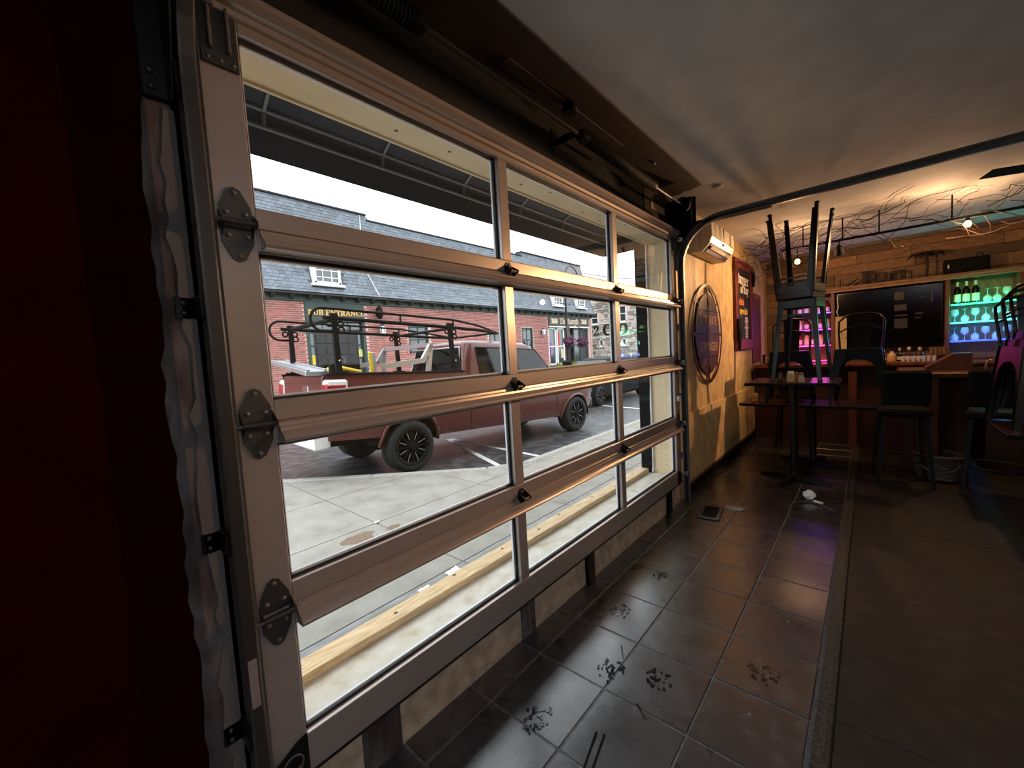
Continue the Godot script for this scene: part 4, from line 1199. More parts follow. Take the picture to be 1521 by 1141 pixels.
func street_furniture() -> void:
	var L := thing("street_lamp", "dark iron street lamp with an arched top before the shopfront", "street lamp", V(-12.3, -0.09, -20.55))
	part("post", B.new().tube([V(0, 0, 0), V(0, 0.8, 0), V(0, 2.4, 0), V(0, 6.0, 0)], [0.12, 0.10, 0.075, 0.055], 10), M.iron, L)
	part("base", B.new().lathe([Vector2(0.2, 0), Vector2(0.19, 0.35), Vector2(0.12, 0.5), Vector2(0.1, 0.7)], 12), M.iron, L)
	var arc := []
	for i in 13:
		var a := PI * i / 12
		arc.append(V(0, 6.1 + sin(a) * 0.75, -0.75 + cos(a) * 0.75))
	part("arch", B.new().tube(arc, 0.04, 8), M.iron, L)
	part("lantern", B.new().lathe([Vector2(0, -0.1), Vector2(0.26, -0.06), Vector2(0.2, 0.1), Vector2(0.08, 0.22), Vector2(0, 0.24)], 14, V(0, 6.0, -1.5)), M.iron, L)
	part("cross_arm", B.new().cyl(V(0, 4.55, 0.5), V(0, 4.55, -0.5), 0.03, 8), M.iron, L)
	part("basket_arm", B.new().tube([V(0, 3.2, 0.05), V(0, 3.35, -0.8), V(0, 3.1, -1.55)], 0.025, 6), M.iron, L)
	part("sign_plate", B.new().bx(V(0.08, 1.9, -0.16), V(0.1, 3.2, 0.16), 0.005), flat(Color(0.30, 0.26, 0.25), 0.6), L)
	var k := 0
	for q in [[-20.56, "on the lamp post itself"], [-22.1, "on the arm to the right of the lamp post"]]:
		var H := thing("hanging_basket", "basket of purple flowers hanging %s" % q[1], "flowers", V(-12.2, 2.1, q[0]), 0.0, "hanging flower baskets")
		part("bowl", B.new().lathe([Vector2(0, -0.3), Vector2(0.2, -0.22), Vector2(0.3, 0.0), Vector2(0.27, 0.0), Vector2(0, -0.02)], 12), M.iron, H)
		var fl := B.new()
		for i in 70:
			var d := Vector3(rng.randfn(), rng.randfn(), rng.randfn()).normalized()
			fl.ball(d * rng.randf_range(0.2, 0.42) + V(0, 0.05, 0), rng.randf_range(0.04, 0.08), 6)
		var f := part("blossom", fl, M.purple, H)
		f.set_meta("kind", "stuff")
		var ha := B.new()
		for i in 3:
			var a := TAU * i / 3
			ha.cyl(V(cos(a) * 0.28, 0, sin(a) * 0.28), V(0, 0.95, 0), 0.012, 5)
		part("hanger", ha, M.iron, H)
	for q in [[-22.15, 0.36, M.iron, "wide dark planter of yellow green plants before the shopfront"], [-20.0, 0.24, M.iron, "small planter of yellow green plants beside the street lamp"], [-21.0, 0.3, M.terracotta, "terracotta planter standing between the two dark planters"]]:
		var H := thing("planter", q[3], "planter", V(-12.5, -0.09, q[0]))
		var r: float = q[1]
		part("pot", B.new().lathe([Vector2(0, 0), Vector2(r * 0.8, 0), Vector2(r, 0.75), Vector2(r * 1.08, 0.76), Vector2(r * 1.08, 0.82), Vector2(r * 0.9, 0.82), Vector2(0, 0.78)], 18), q[2], H)
		var lf := B.new()
		for i in 60:
			var a := rng.randf() * TAU
			var rr := sqrt(rng.randf()) * r
			var p := V(cos(a) * rr, 0.80, sin(a) * rr)
			lf.bar(p, p + V(cos(a) * 0.1, rng.randf_range(0.12, 0.3), sin(a) * 0.1), Vector2(0.05, 0.01), Vector2(0.01, 0.004))
		part("leaves", lf, M.leaf, H).set_meta("kind", "stuff")

# ---------------------------------------------------------------- pickup truck
func smooth(pts: Array, x: float) -> float:
	for i in pts.size() - 1:
		if x <= pts[i + 1].x:
			var t: float = clampf((x - pts[i].x) / (pts[i + 1].x - pts[i].x), 0, 1)
			return lerpf(pts[i].y, pts[i + 1].y, t)
	return pts[pts.size() - 1].y

func wheel(parent: Node3D, at: Vector3, s: float, R := 0.405, fancy := true) -> Node3D:
	# axle along x; s = +1 for the outer face towards +x
	var turn := Basis(V(0, 0, -s), V(s, 0, 0), V(0, 1, 0))
	turn = Basis(V(0, 1, 0), V(s, 0, 0), V(0, 0, -s))
	var w := part("wheel", B.new().lathe([Vector2(0.24, -0.14), Vector2(R - 0.06, -0.15), Vector2(R - 0.015, -0.135), Vector2(R, -0.11), Vector2(R, -0.012), Vector2(R - 0.010, -0.008), Vector2(R - 0.010, 0.008), Vector2(R, 0.012), Vector2(R, 0.11), Vector2(R - 0.015, 0.135), Vector2(R - 0.06, 0.15), Vector2(R - 0.075, 0.152), Vector2(0.285, 0.140), Vector2(0.27, 0.12)], 40, V(0, 0, 0), turn), M.tyre, parent, at)
	var rim := B.new()
	rim.lathe([Vector2(0.272, 0.135), Vector2(0.292, 0.142), Vector2(0.288, 0.150), Vector2(0.262, 0.146), Vector2(0.238, 0.11), Vector2(0.23, 0.02), Vector2(0.23, -0.05), Vector2(0, -0.06)], 36, V(0, 0, 0), turn)
	part("rim", rim, M.black, w)
	var sp := B.new()
	var cut := B.new()
	for i in 8:
		var a := TAU * i / 8 + 0.2
		for o in [-0.115, 0.115]:
			var d := V(0, cos(a), sin(a)); var e := V(0, cos(a + o * 1.9), sin(a + o * 1.9))
			var p0 := V(s * 0.105, 0, 0) + e * 0.07
			var p1 := V(s * 0.115, 0, 0) + V(0, cos(a + o * 1.55), sin(a + o * 1.55)) * 0.245
			sp.bar(p0, p1, Vector2(0.03, 0.034), Vector2(0.03, 0.034), V(s, 0, 0))
			if o > 0: cut.bar(p0.lerp(p1, 0.25) + V(s * 0.016, 0, 0), p1 + V(s * 0.016, 0, 0), Vector2(0.003, 0.008), Vector2(0.003, 0.007), V(s, 0, 0))
	sp.lathe([Vector2(0.085, 0.06), Vector2(0.085, 0.115), Vector2(0.06, 0.125), Vector2(0.05, 0.15), Vector2(0, 0.152)], 18, V(0, 0, 0), turn)
	part("spokes", sp, M.black, w)
	part("spoke_edges", cut, M.alu, w)
	if fancy:
		var bolts := B.new()
		for i in 18:
			var a := TAU * i / 18
			bolts.ball(V(s * 0.150, cos(a) * 0.276, sin(a) * 0.276), 0.0085, 6)
		part("rim_bolts", bolts, M.chrome, w)
	return w

func truck() -> void:
	var T := thing("pickup_truck", "maroon crew cab pickup truck with a black ladder rack parked along the kerb", "truck", V(-4.98, -0.2, -3.53))
	T.transform.basis = Basis(Vector3.UP, -0.050) * Basis(V(1, 0, 0), -0.0247)
	# everything sprung leans a little towards the nose
	var S := Transform3D(Basis(V(1, 0, 0), -0.024), V(0, 0, 0))
	var P := func(w: float, h: float, u: float) -> Vector3: return S * V(w, h, -u)
	var Q := func(w: float, h: float, u: float) -> Vector3: return S * V(w, h, -(u if u < 1.2 else 1.2 + (u - 1.2) * 1.165))
	var side_w := func(h: float, u: float) -> float:
		var w := smooth([Vector2(0.45, 0.90), Vector2(0.62, 0.955), Vector2(0.9, 0.992), Vector2(1.08, 1.0), Vector2(1.15, 0.985), Vector2(1.42, 0.975), Vector2(1.55, 0.945)], h)
		if u > 4.55: w -= 0.16 * pow((u - 4.55) / 0.75, 2.0)
		if u < -0.95: w -= 0.05 * pow((-0.95 - u) / 0.25, 2.0)
		return w
	var top := func(u: float) -> float: return smooth([Vector2(-1.2, 1.56), Vector2(1.16, 1.56), Vector2(1.24, 1.50), Vector2(3.7, 1.47), Vector2(4.0, 1.44), Vector2(4.95, 1.34), Vector2(5.3, 1.22)], u)
	var bot := func(u: float) -> float: return smooth([Vector2(-1.2, 0.66), Vector2(-0.5, 0.62), Vector2(0.5, 0.52), Vector2(3.95, 0.50), Vector2(4.95, 0.62), Vector2(5.3, 0.66)], u)
	for s in [1.0, -1.0]:
		var nu := 140
		var nh := 22
		var g := []
		var inside := []
		for i in nu + 1:
			var u := -1.18 + 6.44 * i / nu
			var col := []
			var ins := []
			for j in nh + 1:
				var h: float = lerpf(bot.call(u), top.call(u), float(j) / nh)
				var q := Vector2(u, h)
				var is_in := false
				for c in [0.08, 4.46]:
					var d := q - Vector2(c, 0.46)
					if d.length() < 0.505:
						is_in = true
						if d.length() < 1e-3: d = Vector2(0, 1)
						q = Vector2(c, 0.46) + d.normalized() * 0.505
				ins.append(is_in)
				col.append(P.call(s * side_w.call(q.y, q.x), q.y, q.x))
			g.append(col)
			inside.append(ins)
		var skip := []
		for i in nu:
			var r := []
			for j in nh: r.append(inside[i][j] and inside[i + 1][j] and inside[i][j + 1] and inside[i + 1][j + 1])
			skip.append(r)
		var b := B.new().grid(g, s > 0, skip)
		var sd := part("body_side", b, M.paint, T)
		for c in [0.08, 4.46]:
			var arc := []
			for i in 21:
				var a := PI * i / 20
				var h := 0.46 + sin(a) * 0.515
				arc.append(P.call(s * (side_w.call(h, c + cos(a) * 0.515) + 0.008), h, c + cos(a) * 0.515))
			part("arch_lip", B.new().tube(arc, 0.028, 8), M.paint, sd)
			var lin := []
			for i in 17:
				var a := PI * i / 16 - 0.0
				lin.append([P.call(s * 0.96, 0.46 + sin(a) * 0.51, c + cos(a) * 0.51), P.call(s * 0.45, 0.46 + sin(a) * 0.51, c + cos(a) * 0.51)])
			part("wheel_liner", B.new().grid(lin, s < 0), M.black, sd)
		# shut lines and handles
		for u in [1.29, 2.52, 3.70]:
			var h0 := 0.60 if u > 1.3 else 0.56
			var pts := []
			for i in 9:
				var h := lerpf(h0, 1.47, i / 8.0)
				pts.append(P.call(s * (side_w.call(h, u) + 0.001), h, u + (0.0 if u < 3 else 0.05 * (1 - i / 8.0))))
			part("shut_line", B.new().tube(pts, 0.006, 5), M.black, sd)
		for u in [1.50, 2.66]:
			part("door_handle", B.new().box(P.call(s * 1.0, 1.26, u), V(0.035, 0.035, 0.16), 0.012), M.paint, sd)
		part("fuel_door", B.new().box(P.call(s * 0.990, 1.12, 0.72), V(0.008, 0.16, 0.16), 0.003), M.paint, sd)
		# bed rail cap
		part("rail_cap", B.new().box(P.call(s * 0.925, 1.565, 0.0), V(0.10, 0.03, 2.36), 0.01, S.basis), M.black, sd)
		part("bed_wall", B.new().box(P.call(s * 0.86, 1.28, 0.0), V(0.04, 0.55, 2.34), 0.0, S.basis), M.car_black, sd)
		# lamps
		part("tail_lamp_bezel", B.new().box(P.call(s * 0.925, 1.30, -1.06), V(0.16, 0.38, 0.30), 0.03, S.basis), M.white_paint, sd)
		part("tail_lamp", B.new().box(P.call(s * 0.935, 1.29, -1.075), V(0.155, 0.30, 0.30), 0.03, S.basis), M.red_lens, sd)
		part("head_lamp", B.new().box(P.call(s * 0.74, 1.08, 5.20), V(0.30, 0.26, 0.16), 0.04, S.basis), M.chrome, sd)
	# tailgate, bed floor, bumpers
	var tg := part("tailgate", B.new().box(P.call(0, 1.14, -1.165), V(1.62, 0.82, 0.06), 0.02, S.basis), M.paint, T)
	part("gate_handle", B.new().box(P.call(0.22, 1.36, -1.20), V(0.22, 0.09, 0.03), 0.01, S.basis), M.chrome, tg)
	part("gate_badge", B.new().lathe([Vector2(0.0, 0.012), Vector2(0.08, 0.008), Vector2(0.09, 0)], 18, P.call(0.05, 1.16, -1.196), Basis(V(1.5, 0, 0), V(0, 0, 1), V(0, -0.7, 0))), M.chrome, tg)
	for h in [0.95, 1.28, 1.44]:
		part("gate_crease", B.new().box(P.call(0, h, -1.197), V(1.5, 0.012, 0.012), 0.003, S.basis), M.paint, tg)
	part("bed_floor", B.new().box(P.call(0, 1.0, 0.0), V(1.72, 0.06, 2.32), 0.0, S.basis), M.car_black, T)
	part("bed_bulkhead", B.new().box(P.call(0, 1.27, 1.16), V(1.72, 0.56, 0.05), 0.0, S.basis), M.paint, T)
	var rbp := PackedVector2Array([Vector2(-0.98, 0.03), Vector2(-0.9, -0.11), Vector2(0.9, -0.11), Vector2(0.98, 0.03), Vector2(0.98, 0.12), Vector2(-0.98, 0.12)])
	part("rear_bumper", flat_prism(B.new(), rbp, 0.79, 0.20, 0.02), M.white_paint, T, V(0, 0, 1.24))
	part("front_bumper", B.new().box(P.call(0, 0.72, 5.30), V(1.66, 0.28, 0.20), 0.06, S.basis), M.steel, T)
	part("grille", B.new().box(P.call(0, 1.08, 5.26), V(1.2, 0.34, 0.12), 0.03, S.basis), M.black, T)
	part("chassis", B.new().box(P.call(0, 0.62, 2.0), V(1.1, 0.22, 6.0), 0.0, S.basis), M.black, T)
	part("axle", B.new().cyl(V(-0.8, 0.41, 0), V(0.8, 0.41, 0), 0.06, 10), M.black, T)
	part("differential", B.new().ball(V(0, 0.41, 0), 0.17, 12), M.black, T)
	# bonnet
	var hg := []
	for i in 15:
		var u := 3.62 + 1.66 * i / 14.0
		var r := []
		for j in 13:
			var k := -1.0 + 2.0 * j / 12.0
			var w: float = side_w.call(top.call(u), u)
			var bulge := 0.045 * (1 - k * k) + (0.03 if absf(k) < 0.45 else 0.0)
			r.append(P.call(k * w, top.call(u) + bulge, u))
		hg.append(r)
	part("bonnet", B.new().grid(hg, false), M.paint, T)
	# cab: lower belt ring, roof ring, crown
	var ring := func(u0: float, u1: float, w: float, h: float, r: float) -> Array:
		var out := []
		for c in [[w - r, u0 + r, PI, 1.5 * PI], [w - r, u1 - r, 0.0, 0.0], [-(w - r), u1 - r, 0.0, 0.0], [-(w - r), u0 + r, 0.0, 0.0]]:
			pass
		var cs := [Vector2(w - r, u0 + r), Vector2(w - r, u1 - r), Vector2(-(w - r), u1 - r), Vector2(-(w - r), u0 + r)]
		var st := [-PI / 2, 0.0, PI / 2, PI]
		for q in 4:
			for i in 6:
				var a: float = st[q] + PI / 2 * i / 5.0
				out.append(Q.call(cs[q].x + cos(a) * r, h, cs[q].y + sin(a) * r))
		return out
	var rs := [ring.call(1.19, 3.50, 0.945, 1.44, 0.10), ring.call(1.20, 3.42, 0.938, 1.51, 0.12), ring.call(1.24, 3.16, 0.885, 1.76, 0.12), ring.call(1.28, 2.85, 0.825, 2.05, 0.14), ring.call(1.34, 2.74, 0.75, 2.125, 0.17), ring.call(1.55, 2.5, 0.52, 2.155, 0.2), ring.call(1.9, 2.1, 0.12, 2.165, 0.08)]
	var cab := part("cab", B.new().rings(rs), M.paint, T)
	var gw := func(h: float) -> float: return smooth([Vector2(1.44, 0.945), Vector2(1.51, 0.938), Vector2(1.76, 0.885), Vector2(2.05, 0.825)], h)
	for s in [1.0, -1.0]:
		for q in [[[1.50, 1.52], [2.26, 1.52], [2.24, 2.0], [1.48, 1.995]], [[2.38, 1.52], [3.28, 1.52], [2.88, 1.985], [2.36, 2.0]]]:
			var rim := []
			var pane := B.new()
			var pp := []
			for c in q:
				pp.append(Q.call(s * (gw.call(c[1]) + 0.006), c[1], c[0]))
			if s > 0: pane.quad(pp[3], pp[2], pp[1], pp[0]); 
			else: pane.quad(pp[0], pp[1], pp[2], pp[3])
			pane.quad(pp[0] - V(s * 0.012, 0, 0), pp[1] - V(s * 0.012, 0, 0), pp[2] - V(s * 0.012, 0, 0), pp[3] - V(s * 0.012, 0, 0))
			var pn := part("side_window", pane, M.car_glass, cab)
			part("window_trim", B.new().tube(pp, 0.012, 6, true), M.chrome if q[0][0] > 9 else M.black, pn)
		part("mirror", B.new().box(Q.call(s * 1.16, 1.60, 3.5), V(0.22, 0.30, 0.12), 0.04, S.basis), M.black, cab)
		part("mirror_arm", B.new().cyl(Q.call(s * 0.93, 1.50, 3.35), Q.call(s * 1.10, 1.54, 3.5), 0.025, 8), M.black, cab)
	var rw := B.new()
	var rp := [Q.call(0.80, 1.55, 1.180), Q.call(-0.80, 1.55, 1.180), Q.call(-0.70, 2.0, 1.262), Q.call(0.70, 2.0, 1.262)]
	rw.quad(rp[1], rp[0], rp[3], rp[2])
	var rwin := part("rear_window", rw, M.car_glass, cab)
	part("window_trim", B.new().tube(rp, 0.016, 6, true), M.alu, rwin)
	var fw := B.new()
	var fp := [Q.call(0.80, 1.53, 3.42), Q.call(-0.80, 1.53, 3.42), Q.call(-0.70, 1.99, 2.90), Q.call(0.70, 1.99, 2.90)]
	fw.quad(fp[0], fp[1], fp[2], fp[3])
	part("windscreen", fw, M.car_glass, cab, S.basis * V(0, 0.012, -0.012))
	# wheels
	for u in [0.08, 4.46]:
		for s in [1.0, -1.0]:
			wheel(T, V(s * 0.86, 0.405, -u), s)
	# ladder rack
	var R := part("ladder_rack", B.new().cyl(P.call(-0.90, 2.325, -1.03), P.call(0.90, 2.325, -1.03), 0.035, 8), M.black, T)
	part("cross_bar", B.new().cyl(P.call(-0.90, 2.30, 0.92), P.call(0.90, 2.30, 0.92), 0.025, 8), M.black, R)
	part("cross_bar", B.new().cyl(P.call(-0.70, 2.30, 2.20), P.call(0.70, 2.30, 2.20), 0.022, 8), M.black, R)
	for s in [1.0, -1.0]:
		for q in [[-1.00, -1.035, 2.32], [0.98, 0.91, 2.315]]:
			part("rack_post", B.new().bar(P.call(s * 0.92, 1.57, q[0]), P.call(s * 0.90, q[2], q[1]), Vector2(0.06, 0.08), Vector2(0.05, 0.06)), M.black, R)
			part("post_foot", B.new().box(P.call(s * 0.92, 1.59, q[0]), V(0.10, 0.03, 0.24), 0.006, S.basis), M.black, R)
			var gus := B.new()
			for k in [[0.075, -0.07], [-0.075, -0.07], [0.085, -0.15]]:
				gus.tube(ringpts(P.call(s * 0.93, q[2] + k[1], q[1] + k[0]), V(1, 0, 0), 0.040, 12), 0.014, 5, true)
			part("gusset", gus, M.black, R)
			part("clamp", B.new().box(P.call(s * 0.90, q[2] + 0.03, q[1]), V(0.07, 0.09, 0.10), 0.01, S.basis), M.black, R)
			part("bolt", B.new().ball(P.call(s * 0.965, 1.75, q[0]), 0.018, 6), M.chrome, R)
		part("lower_rail", B.new().tube([P.call(s * 0.90, 2.33, -1.18), P.call(s * 0.90, 2.325, 0.0), P.call(s * 0.90, 2.32, 0.95), P.call(s * 0.85, 2.31, 1.7), P.call(s * 0.70, 2.30, 2.20)], 0.028, 8), M.black, R)
		var up := [P.call(s * 0.915, 2.15, -0.98), P.call(s * 0.915, 2.145, -1.10)]
		for i in 13:
			var a := -PI / 2 - PI * i / 12.0
			up.append(P.call(s * 0.915, 2.30 + sin(a) * 0.155, -1.19 + cos(a) * 0.155))
		up.append_array([P.call(s * 0.90, 2.455, -0.6), P.call(s * 0.90, 2.455, 0.4), P.call(s * 0.90, 2.45, 1.02), P.call(s * 0.87, 2.39, 1.6), P.call(s * 0.71, 2.31, 2.19)])
		part("upper_rail", B.new().tube(up, 0.019, 8), M.black, R)
		for u in [-0.02, 0.99]:
			part("rail_strut", B.new().cyl(P.call(s * 0.90, 2.325, u), P.call(s * 0.90, 2.45, u), 0.014, 6), M.black, R)
	# aluminium bar in the bed and what is carried there
	var hb := B.new()
	for s in [0.78, -0.78]:
		hb.bar(P.call(s, 1.66, -0.30), P.call(s, 1.76, 0.46), Vector2(0.06, 0.08), Vector2(0.06, 0.08))
		hb.bar(P.call(s, 1.76, 0.44), P.call(s, 2.02, 0.60), Vector2(0.06, 0.08), Vector2(0.06, 0.07))
		hb.bar(P.call(s, 2.03, 0.60), P.call(s, 1.56, 0.54), Vector2(0.06, 0.07), Vector2(0.06, 0.07))
	hb.bar(P.call(-0.78, 2.02, 0.60), P.call(0.78, 2.02, 0.60), Vector2(0.07, 0.06), Vector2(0.07, 0.06), V(0, 1, 0))
	part("bed_bar", hb, M.alu, T)
	one("plank_beam", B.new().box(Vector3.ZERO, V(0.30, 0.07, 2.5), 0.01, Basis.IDENTITY), M.alu, "silver aluminium plank sticking out over the tailgate of the truck", "plank")
	var pb: Node3D = get_node("plank_beam")
	pb.transform = T.transform * Transform3D(Basis(V(0, 0, 1), -0.085) * Basis(Vector3.UP, PI / 2 - 0.09), P.call(-0.45, 1.69, -1.13))
	for k in [-0.11, 0.11]:
		part("plank_lip", B.new().bx(V(k - 0.02, 0.035, -1.25), V(k + 0.02, 0.055, 1.25), 0.005), M.alu, pb)
	var tc := thing("tool_case", "yellow and black tool case in the truck bed behind the rack post", "tool case")
	tc.transform = T.transform * Transform3D(S.basis, P.call(0.40, 1.12, -0.76))
	part("body", B.new().bx(V(-0.2, 0.03, -0.2), V(0.2, 0.55, 0.2), 0.04), M.yellow, tc)
	for x in [-0.15, 0.15]:
		part("corner_guard", B.new().bx(V(x - 0.06, 0.45, -0.22), V(x + 0.06, 0.60, 0.22), 0.02), M.black, tc)
	part("handle", B.new().tube([V(-0.15, 0.56, 0), V(-0.13, 0.68, 0), V(0.13, 0.68, 0), V(0.15, 0.56, 0)], 0.022, 8), M.gloss_black, tc)
	var lv := one("yellow_board", B.new().box(Vector3.ZERO, V(0.04, 0.95, 0.06), 0.008), M.yellow, "upright yellow and grey ladder rail standing in the truck bed", "ladder")
	lv.transform = T.transform * Transform3D(Basis(V(1, 0, 0), 0.06), P.call(-0.2, 1.46, 0.05))
	part("rail_edge", B.new().bx(V(-0.02, -0.47, -0.075), V(0.02, 0.47, -0.03), 0.004), M.alu, lv)
	var ys := one("yellow_tube", B.new().cyl(V(0, 0, -0.17), V(0, 0, 0.17), 0.035, 12), M.yellow, "yellow padded tube lying along the near rail of the truck bed", "tube")
	ys.transform = T.transform * Transform3D(S.basis * Basis(V(1, 0, 0), -0.22), P.call(0.62, 1.62, -0.72))

func parked_car() -> void:
	var C := thing("parked_car", "black car parked in front of the pickup truck, its nose towards it", "car", V(-6.38, -0.336, -12.1), PI)
	var P := func(w: float, h: float, u: float) -> Vector3: return V(w, h, -u)
	# u: 0 at the front axle, bonnet runs to u = 0.9, tail at -3.7
	var sec := []
	var us := [0.92, 0.86, 0.6, 0.1, -0.4, -0.6, -1.6, -3.0, -4.1, -4.6, -4.7]
	var ws := [0.60, 0.80, 0.88, 0.91, 0.92, 0.925, 0.925, 0.925, 0.91, 0.86, 0.7]
	var tp := [0.80, 0.90, 0.99, 1.05, 1.09, 1.10, 1.10, 1.12, 1.14, 1.10, 0.9]
	var bt := [0.36, 0.22, 0.2, 0.18, 0.18, 0.18, 0.18, 0.18, 0.22, 0.3, 0.45]
	for i in us.size():
		var r := []
		for j in 20:
			var a := TAU * j / 20.0
			var cx := signf(cos(a)) * pow(absf(cos(a)), 0.35)
			var sy := signf(sin(a)) * pow(absf(sin(a)), 0.35)
			r.append(P.call(cx * ws[i], lerpf(bt[i], tp[i], sy * 0.5 + 0.5), us[i]))
		sec.append(r)
	part("body", B.new().rings(sec), M.car_black, C)
	var rn := []
	for q in [[-0.45, -4.45, 0.86, 1.07], [-0.75, -4.3, 0.80, 1.25], [-1.15, -4.1, 0.70, 1.54], [-1.35, -3.9, 0.62, 1.60], [-1.8, -3.3, 0.3, 1.62]]:
		var r := []
		for j in 24:
			var a := TAU * j / 24.0
			var cx := signf(cos(a)) * pow(absf(cos(a)), 0.4)
			var sy := signf(sin(a)) * pow(absf(sin(a)), 0.4)
			r.append(P.call(cx * q[2], q[3], lerpf(q[1], q[0], sy * 0.5 + 0.5)))
		r.reverse()
		rn.append(r)
	var cb := part("cabin", B.new().rings(rn), M.car_black, C)
	var wp := [P.call(0.74, 1.10, -0.44), P.call(-0.74, 1.10, -0.44), P.call(-0.60, 1.49, -1.13), P.call(0.60, 1.49, -1.13)]
	var w := B.new(); w.quad(wp[0], wp[1], wp[2], wp[3]); w.quad(wp[3], wp[2], wp[1], wp[0])
	part("windscreen", w, M.window_glass, cb, V(0, 0.03, -0.02))
	for s in [1.0, -1.0]:
		var q := [P.call(s * 0.855, 1.12, -0.85), P.call(s * 0.855, 1.12, -2.9), P.call(s * 0.71, 1.46, -2.75), P.call(s * 0.71, 1.46, -1.35)]
		var b := B.new(); b.quad(q[0], q[1], q[2], q[3]); b.quad(q[3], q[2], q[1], q[0])
		part("side_window", b, M.car_glass, cb, V(s * 0.012, 0, 0))
		part("head_lamp", B.new().box(P.call(s * 0.62, 0.72, 0.84), V(0.34, 0.16, 0.14), 0.05), M.chrome, C)
		part("mirror", B.new().ball(P.call(s * 1.0, 1.12, -0.75), 0.11, 10, V(1, 0.8, 0.7)), M.car_black, C)
		for u in [0.0, -3.55]:
			wheel(C, V(s * 0.80, 0.33, -u), s, 0.33, false)
	part("grille", B.new().box(P.call(0, 0.58, 0.89), V(0.8, 0.26, 0.06), 0.02), M.black, C)
	part("number_plate", B.new().box(P.call(0, 0.46, 0.935), V(0.32, 0.14, 0.02), 0.004), M.white_vinyl, C)

